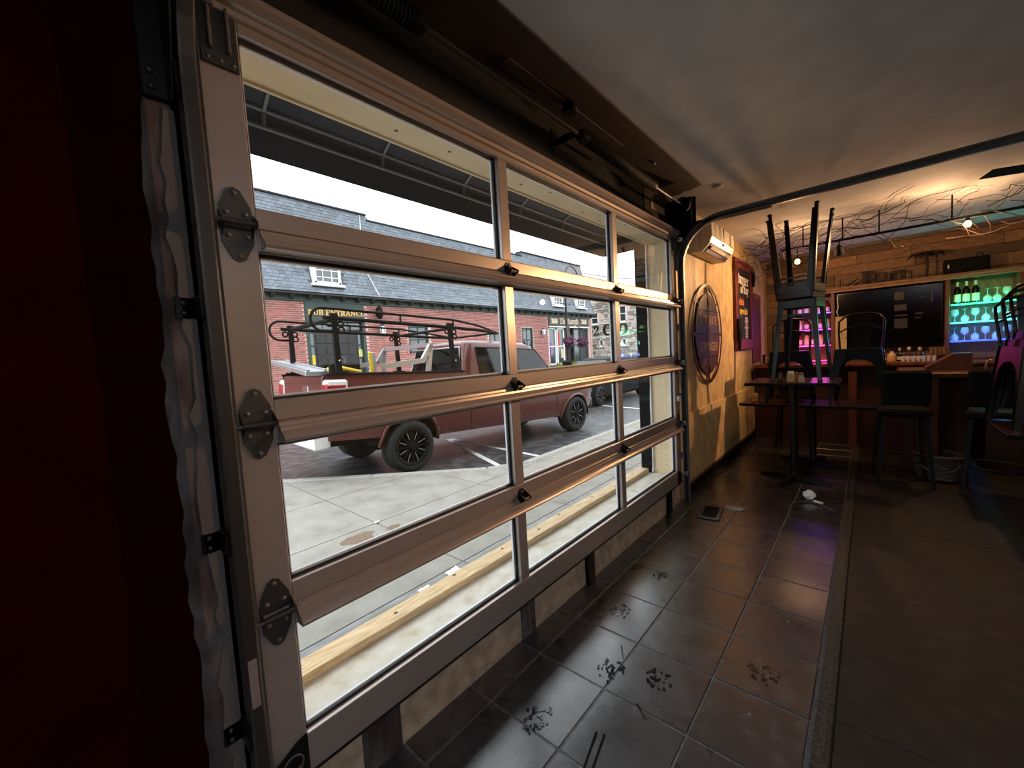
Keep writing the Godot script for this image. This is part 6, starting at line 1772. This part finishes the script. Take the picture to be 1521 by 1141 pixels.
# ---------------------------------------------------------------- tables, stools, chairs
func make_stool() -> Node3D:
	# backless metal bar stool, feet at y = 0, seat at 0.84
	var t := thing("bar_stool", "black metal bar stool standing upright on the high table", "bar stool", Vector3.ZERO, 0.0, "bar stools stacked on the high table")
	var st := B.new()
	st.box(V(0, 0.83, 0), V(0.335, 0.02, 0.335), 0.008)
	for a in 4:
		st.box(Basis(Vector3.UP, PI / 2 * a) * V(0, 0.79, 0.163), V(0.30 if a % 2 == 0 else 0.30, 0.07, 0.006), 0.0, Basis(Vector3.UP, PI / 2 * a))
	part("seat", st, M.chair, t)
	part("seat_slot", B.new().box(V(0, 0.8405, 0), V(0.09, 0.002, 0.025), 0.0), M.black, t)
	for sx in [-1.0, 1.0]:
		for sz in [-1.0, 1.0]:
			var lg := B.new()
			var a := V(sx * 0.155, 0.82, sz * 0.155); var b := V(sx * 0.215, 0.0, sz * 0.215)
			lg.bar(a + V(-sx * 0.018, 0, 0), b + V(-sx * 0.012, 0, 0), Vector2(0.055, 0.006), Vector2(0.03, 0.005))
			lg.bar(a + V(0, 0, -sz * 0.018), b + V(0, 0, -sz * 0.012), Vector2(0.006, 0.055), Vector2(0.005, 0.03))
			lg.box(b + V(-sx * 0.008, 0.012, -sz * 0.008), V(0.035, 0.024, 0.035), 0.005)
			part("leg", lg, M.chair, t)
	var fr := B.new()
	for s in [-1.0, 1.0]:
		fr.bar(V(-0.165, 0.68, s * 0.165), V(0.165, 0.68, s * 0.165), Vector2(0.006, 0.02), Vector2(0.006, 0.02), V(0, 0, 1))
	part("foot_rail", fr, M.chair, t)
	return t

func make_chair() -> Node3D:
	# counter-height metal chair: sheet seat with deep arched aprons, hoop back with a wide splat; front towards +z
	var t := thing("metal_chair", "black metal chair standing on the low table", "chair", Vector3.ZERO, 0.0, "metal chairs left on tables")
	var hs := 0.62
	part("seat", B.new().box(V(0, hs - 0.006, 0), V(0.37, 0.014, 0.36), 0.006), M.chair, t)
	for a in 4:
		var ap := PackedVector2Array([Vector2(-0.195, hs), Vector2(-0.222, hs - 0.24), Vector2(-0.165, hs - 0.24), Vector2(-0.13, hs - 0.17), Vector2(-0.07, hs - 0.125), Vector2(0.0, hs - 0.115), Vector2(0.07, hs - 0.125), Vector2(0.13, hs - 0.17), Vector2(0.165, hs - 0.24), Vector2(0.222, hs - 0.24), Vector2(0.195, hs)])
		part("apron", B.new().prism(ap, -0.002, 0.002, Transform3D(Basis(Vector3.UP, PI / 2 * a) * Basis(V(1, 0, 0), -0.10), Basis(Vector3.UP, PI / 2 * a) * V(0, 0.003, 0.247))), M.chair, t)
	for sx in [-1.0, 1.0]:
		for sz in [-1.0, 1.0]:
			var lg := B.new()
			var a := V(sx * 0.185, hs - 0.01, sz * 0.18); var b := V(sx * 0.245, 0.0, sz * 0.245)
			lg.bar(a + V(-sx * 0.030, 0, 0), b + V(-sx * 0.014, 0, 0), Vector2(0.08, 0.006), Vector2(0.034, 0.005))
			lg.bar(a + V(0, 0, -sz * 0.030), b + V(0, 0, -sz * 0.014), Vector2(0.006, 0.08), Vector2(0.005, 0.034))
			part("leg", lg, M.chair, t)
	var hp := [V(-0.185, hs, -0.17), V(-0.20, hs + 0.20, -0.205), V(-0.20, hs + 0.32, -0.235)]
	for i in 9:
		var a := PI - PI * i / 8.0
		hp.append(V(cos(a) * 0.17, hs + 0.35 + sin(a) * 0.05, -0.245))
	hp.append(V(0.20, hs + 0.32, -0.235)); hp.append(V(0.20, hs + 0.20, -0.205)); hp.append(V(0.185, hs, -0.17))
	part("hoop", B.new().tube(hp, 0.0115, 8), M.chair, t)
	part("back_bow", B.new().tube([V(-0.20, hs + 0.19, -0.205), V(-0.13, hs + 0.235, -0.215), V(0.0, hs + 0.25, -0.22), V(0.13, hs + 0.235, -0.215), V(0.20, hs + 0.19, -0.205)], 0.009, 8), M.chair, t)
	part("splat", B.new().prism(PackedVector2Array([Vector2(-0.08, 0.0), Vector2(0.08, 0.0), Vector2(0.085, 0.40), Vector2(-0.085, 0.40)]), -0.002, 0.002, Transform3D(Basis(V(1, 0, 0), -0.17), V(0, hs, -0.175))), M.chair, t)
	return t

func shaker(at: Vector3, label: String, m: Material, capm: Material) -> void:
	var s := thing("shaker", label, "shaker", at, 0.0, "shakers")
	part("jar", B.new().lathe([Vector2(0, 0), Vector2(0.022, 0), Vector2(0.024, 0.01), Vector2(0.021, 0.06), Vector2(0.018, 0.07), Vector2(0, 0.07)], 14), m, s)
	part("lid", B.new().lathe([Vector2(0, 0.07), Vector2(0.020, 0.07), Vector2(0.019, 0.085), Vector2(0.010, 0.094), Vector2(0, 0.095)], 14), capm, s)

func table(called: String, label: String, at: Vector3, w: float, d: float, h: float) -> Node3D:
	var t := thing(called, label, "table", at)
	part("top", B.new().bx(V(-w / 2, h - 0.035, -d / 2), V(w / 2, h, d / 2), 0.006), M.table_top, t)
	part("edge_band", B.new().bx(V(-w / 2 - 0.004, h - 0.032, -d / 2 - 0.004), V(w / 2 + 0.004, h - 0.006, d / 2 + 0.004), 0.003), M.black, t)
	part("column", B.new().lathe([Vector2(0, 0.03), Vector2(0.07, 0.03), Vector2(0.04, 0.07), Vector2(0.036, 0.10), Vector2(0.036, h - 0.06), Vector2(0.11, h - 0.04), Vector2(0, h - 0.036)], 20), M.dark_steel, t)
	for i in 2:
		var a := PI / 2 * i + 0.25
		var b := B.new()
		for s in [-1.0, 1.0]:
			b.bar(V(0, 0.045, 0), V(cos(a), 0, sin(a)) * 0.33 * s + V(0, 0.018, 0), Vector2(0.06, 0.05), Vector2(0.05, 0.028), V(-sin(a), 0, cos(a)))
		part("foot", b, M.dark_steel, t)
	return t

func furniture() -> void:
	table("high_table", "high dark table carrying the stacked bar stools, nearest the round sign", V(0.735, 0, -5.2), 0.78, 0.70, 1.09)
	table("low_table", "long low dark table behind the high table, carrying two chair stacks", V(0.83, 0, -6.0), 1.44, 0.62, 0.76)
	table("corner_table", "dark table at the right edge of the picture carrying a chair stack", V(2.70, 0, -4.86), 1.22, 0.74, 0.75)
	var s0 := make_stool()
	s0.position = V(0.81, 1.09, -5.2)
	s0.rotation.y = -0.16
	var s1 := copy(s0, "black metal bar stool turned upside down, lower of the two on the upright stool")
	s1.transform = Transform3D(Basis(Vector3.UP, -0.26) * Basis(V(1, 0, 0), PI), V(0.80, 1.09 + 0.842 + 0.842, -5.2))
	var s2 := copy(s0, "topmost upside-down black bar stool with its legs near the ceiling")
	s2.transform = Transform3D(Basis(Vector3.UP, -0.22) * Basis(V(1, 0, 0), PI), V(0.81, 1.09 + 0.842 + 0.842 + 0.055, -5.2))
	var c0 := make_chair()
	var first := true
	for q in [[0.61, 0.76, -6.02, 0.05, "standing on the low table behind the upturned stools", 1], [1.255, 0.76, -6.0, -0.06, "standing on the low table in front of the dark screen", 1], [2.35, 0.75, -4.95, 0.16, "of the stack on the table at the right edge", 3]]:
		for k in q[5]:
			var lb: String = "black metal chair %s" % q[4] if q[5] == 1 else "%s black metal chair %s" % [["lowest", "middle", "topmost"][k], q[4]]
			var c: Node3D = c0 if first else copy(c0, lb)
			if first: c.set_meta("label", lb)
			first = false
			c.position = V(q[0] + 0.042 * k, q[1] + 0.055 * k, q[2] - 0.02 * k)
			c.rotation.y = q[3]
	# padded bar stools with low backs before the bar
	var bs: Node3D = null
	for q in [[1.59, -5.62, 0.1, "black padded low-backed bar stool before the left end of the projecting bar"], [2.21, -5.60, -0.15, "black padded low-backed bar stool at the right corner of the bar"], [0.55, -6.84, 0.0, "black padded low-backed bar stool behind the low table"]]:
		if bs == null:
			bs = thing("padded_stool", q[3], "bar stool", Vector3.ZERO, 0.0, "padded bar stools")
			part("seat", B.new().box(V(0, 0.74, 0), V(0.38, 0.08, 0.38), 0.025), M.black, bs)
			part("backrest", B.new().box(V(0, 0.99, 0.18), V(0.35, 0.34, 0.05), 0.02, Basis(V(1, 0, 0), 0.06)), M.black, bs)
			for sx in [-1.0, 1.0]:
				for sz in [-1.0, 1.0]:
					part("leg", B.new().bar(V(sx * 0.15, 0.72, sz * 0.15), V(sx * 0.20, 0, sz * 0.20), Vector2(0.035, 0.035), Vector2(0.028, 0.028)), M.dark_steel, bs)
			part("foot_ring", B.new().tube(ringpts(V(0, 0.26, 0), V(0, 1, 0), 0.22, 20), 0.010, 6, true), M.dark_steel, bs)
		else:
			bs = copy(bs, q[3])
		bs.position = V(q[0], 0, q[1])
		bs.rotation.y = q[2]
	# condiments
	shaker(V(0.645, 1.09, -5.0), "brown pepper shaker on the high table, left of the packet holder", flat(Color(0.25, 0.17, 0.13), 0.3), M.galv)
	shaker(V(0.825, 1.09, -5.0), "pale salt shaker on the high table, right of the packet holder", flat(Color(0.75, 0.66, 0.52), 0.3), M.galv)
	shaker(V(0.775, 1.09, -5.06), "second pale shaker on the high table, just behind the packet holder", flat(Color(0.60, 0.50, 0.40), 0.3), M.galv)
	shaker(V(0.335, 0.76, -5.86), "glass shaker on the low table beside the white packet holder", flat(Color(0.45, 0.40, 0.36), 0.3), M.galv)
	for q in [[V(0.735, 1.09, -5.0), "pale sugar packet holder between the shakers on the high table"], [V(0.255, 0.76, -5.86), "white packet holder on the left end of the low table"]]:
		var p := thing("packet_holder", q[1], "holder", q[0], 0.0, "packet holders")
		part("box", B.new().bx(V(-0.032, 0, -0.03), V(0.032, 0.085, 0.03), 0.004), M.bottle_cream, p)
		for i in 3: part("packet", B.new().box(V(0, 0.095, -0.018 + i * 0.018), V(0.05, 0.03, 0.006), 0.002, Basis(V(1, 0, 0), 0.1 * (i - 1))), M.paper, p)

func floor_things() -> void:
	var v := thing("floor_vent", "loose metal floor register lying on the tiles near the door corner", "vent", V(0.275, 0.0, -3.79), 0.12)
	part("plate", B.new().bx(V(-0.085, 0.0, -0.155), V(0.085, 0.018, 0.155), 0.006), M.galv, v)
	for i in 11:
		part("slat", B.new().box(V(0, 0.019, -0.12 + i * 0.024), V(0.115, 0.004, 0.008), 0.0, Basis(V(1, 0, 0), 0.5)), M.dark_steel, v)
	part("opening", B.new().bx(V(-0.06, 0.0175, -0.132), V(0.06, 0.0185, 0.132)), M.black, v)
	one("flat_cap", B.new().prism(PackedVector2Array([Vector2(-0.07, -0.03), Vector2(0.04, -0.06), Vector2(0.09, -0.01), Vector2(0.06, 0.05), Vector2(-0.05, 0.05)]), 0, 0.006, Transform3D(Basis(V(1, 0, 0), V(0, 0, 1), V(0, -1, 0)), V(0, 0.007, 0))), M.curb, "flat grey scrap of tile lying beside the loose floor register", "scrap", "", V(0.41, 0, -4.02))
	var g := []
	for i in 9:
		var r := []
		for j in 12:
			var a := TAU * j / 12.0
			var rr := (0.045 + 0.018 * rng.randf()) * sin(PI * (0.12 + 0.80 * i / 8.0))
			r.append(V(cos(a) * rr, 0.004 + 0.085 * i / 8.0 + rng.randf_range(-0.006, 0.006), sin(a) * rr))
		g.append(r)
	for r in g: r.reverse()
	one("crumpled_tissue", B.new().rings(g, false), M.paper, "crumpled white tissue on the dark tiles before the high table", "tissue", "", V(0.92, 0, -4.62))
	one("white_wrapper", B.new().box(Vector3.ZERO, V(0.085, 0.014, 0.03), 0.005, Basis(Vector3.UP, -0.5)), M.paper, "small flat white wrapper on the loose cord beside the tissue", "wrapper", "", V(0.995, 0.02, -4.52))
	one("loose_cord", B.new().tube([V(0.80, 0.006, -4.33), V(0.81, 0.007, -4.42), V(0.86, 0.008, -4.49), V(0.93, 0.008, -4.53), V(1.01, 0.008, -4.50), V(1.08, 0.007, -4.44), V(1.13, 0.006, -4.38)], 0.008, 8), flat(Color(0.30, 0.26, 0.23), 0.7), "grey curved cord lying on the tiles round the tissue", "cord")
	for q in [[0.62, -1.55, 0.3, "nearest the camera"], [0.29, -2.02, 1.2, "in the window light"]]:
		pass
	# wicker basket
	var b := thing("wicker_basket", "round pale wicker basket with a hoop handle on the floor before the bar", "basket", V(1.89, 0, -5.98))
	var w := B.new()
	for k in 9:
		var pts := []
		var r := 0.15 + 0.035 * sin(k / 8.0 * 1.6)
		for i in 48:
			var a := TAU * i / 48.0
			pts.append(V(cos(a), 0, sin(a)) * (r + 0.005 * sin(i * PI / 2.0 + k * PI)) + V(0, 0.02 + 0.026 * k, 0))
		w.tube(pts, 0.012, 5, true)
	part("weave", w, M.wicker, b)
	for i in 24:
		var a := TAU * i / 24.0
		part("stake", B.new().tube([V(cos(a) * 0.145, 0.0, sin(a) * 0.145), V(cos(a) * 0.183, 0.13, sin(a) * 0.183), V(cos(a) * 0.186, 0.25, sin(a) * 0.186)], 0.006, 5), M.wicker, b)
	part("rim", B.new().tube(ringpts(V(0, 0.25, 0), V(0, 1, 0), 0.188, 28), 0.014, 6, true), M.wicker, b)
	part("base", B.new().lathe([Vector2(0, 0.012), Vector2(0.15, 0.012), Vector2(0.15, 0.02), Vector2(0, 0.02)], 24), M.wicker, b)
	var hp := []
	for i in 15:
		var a := PI * i / 14.0
		hp.append(V(-0.02 + cos(a) * 0.15, 0.235 - sin(a) * 0.13, 0.19 + sin(a) * 0.03))
	part("handle", B.new().tube(hp, 0.010, 7), M.wicker, b)
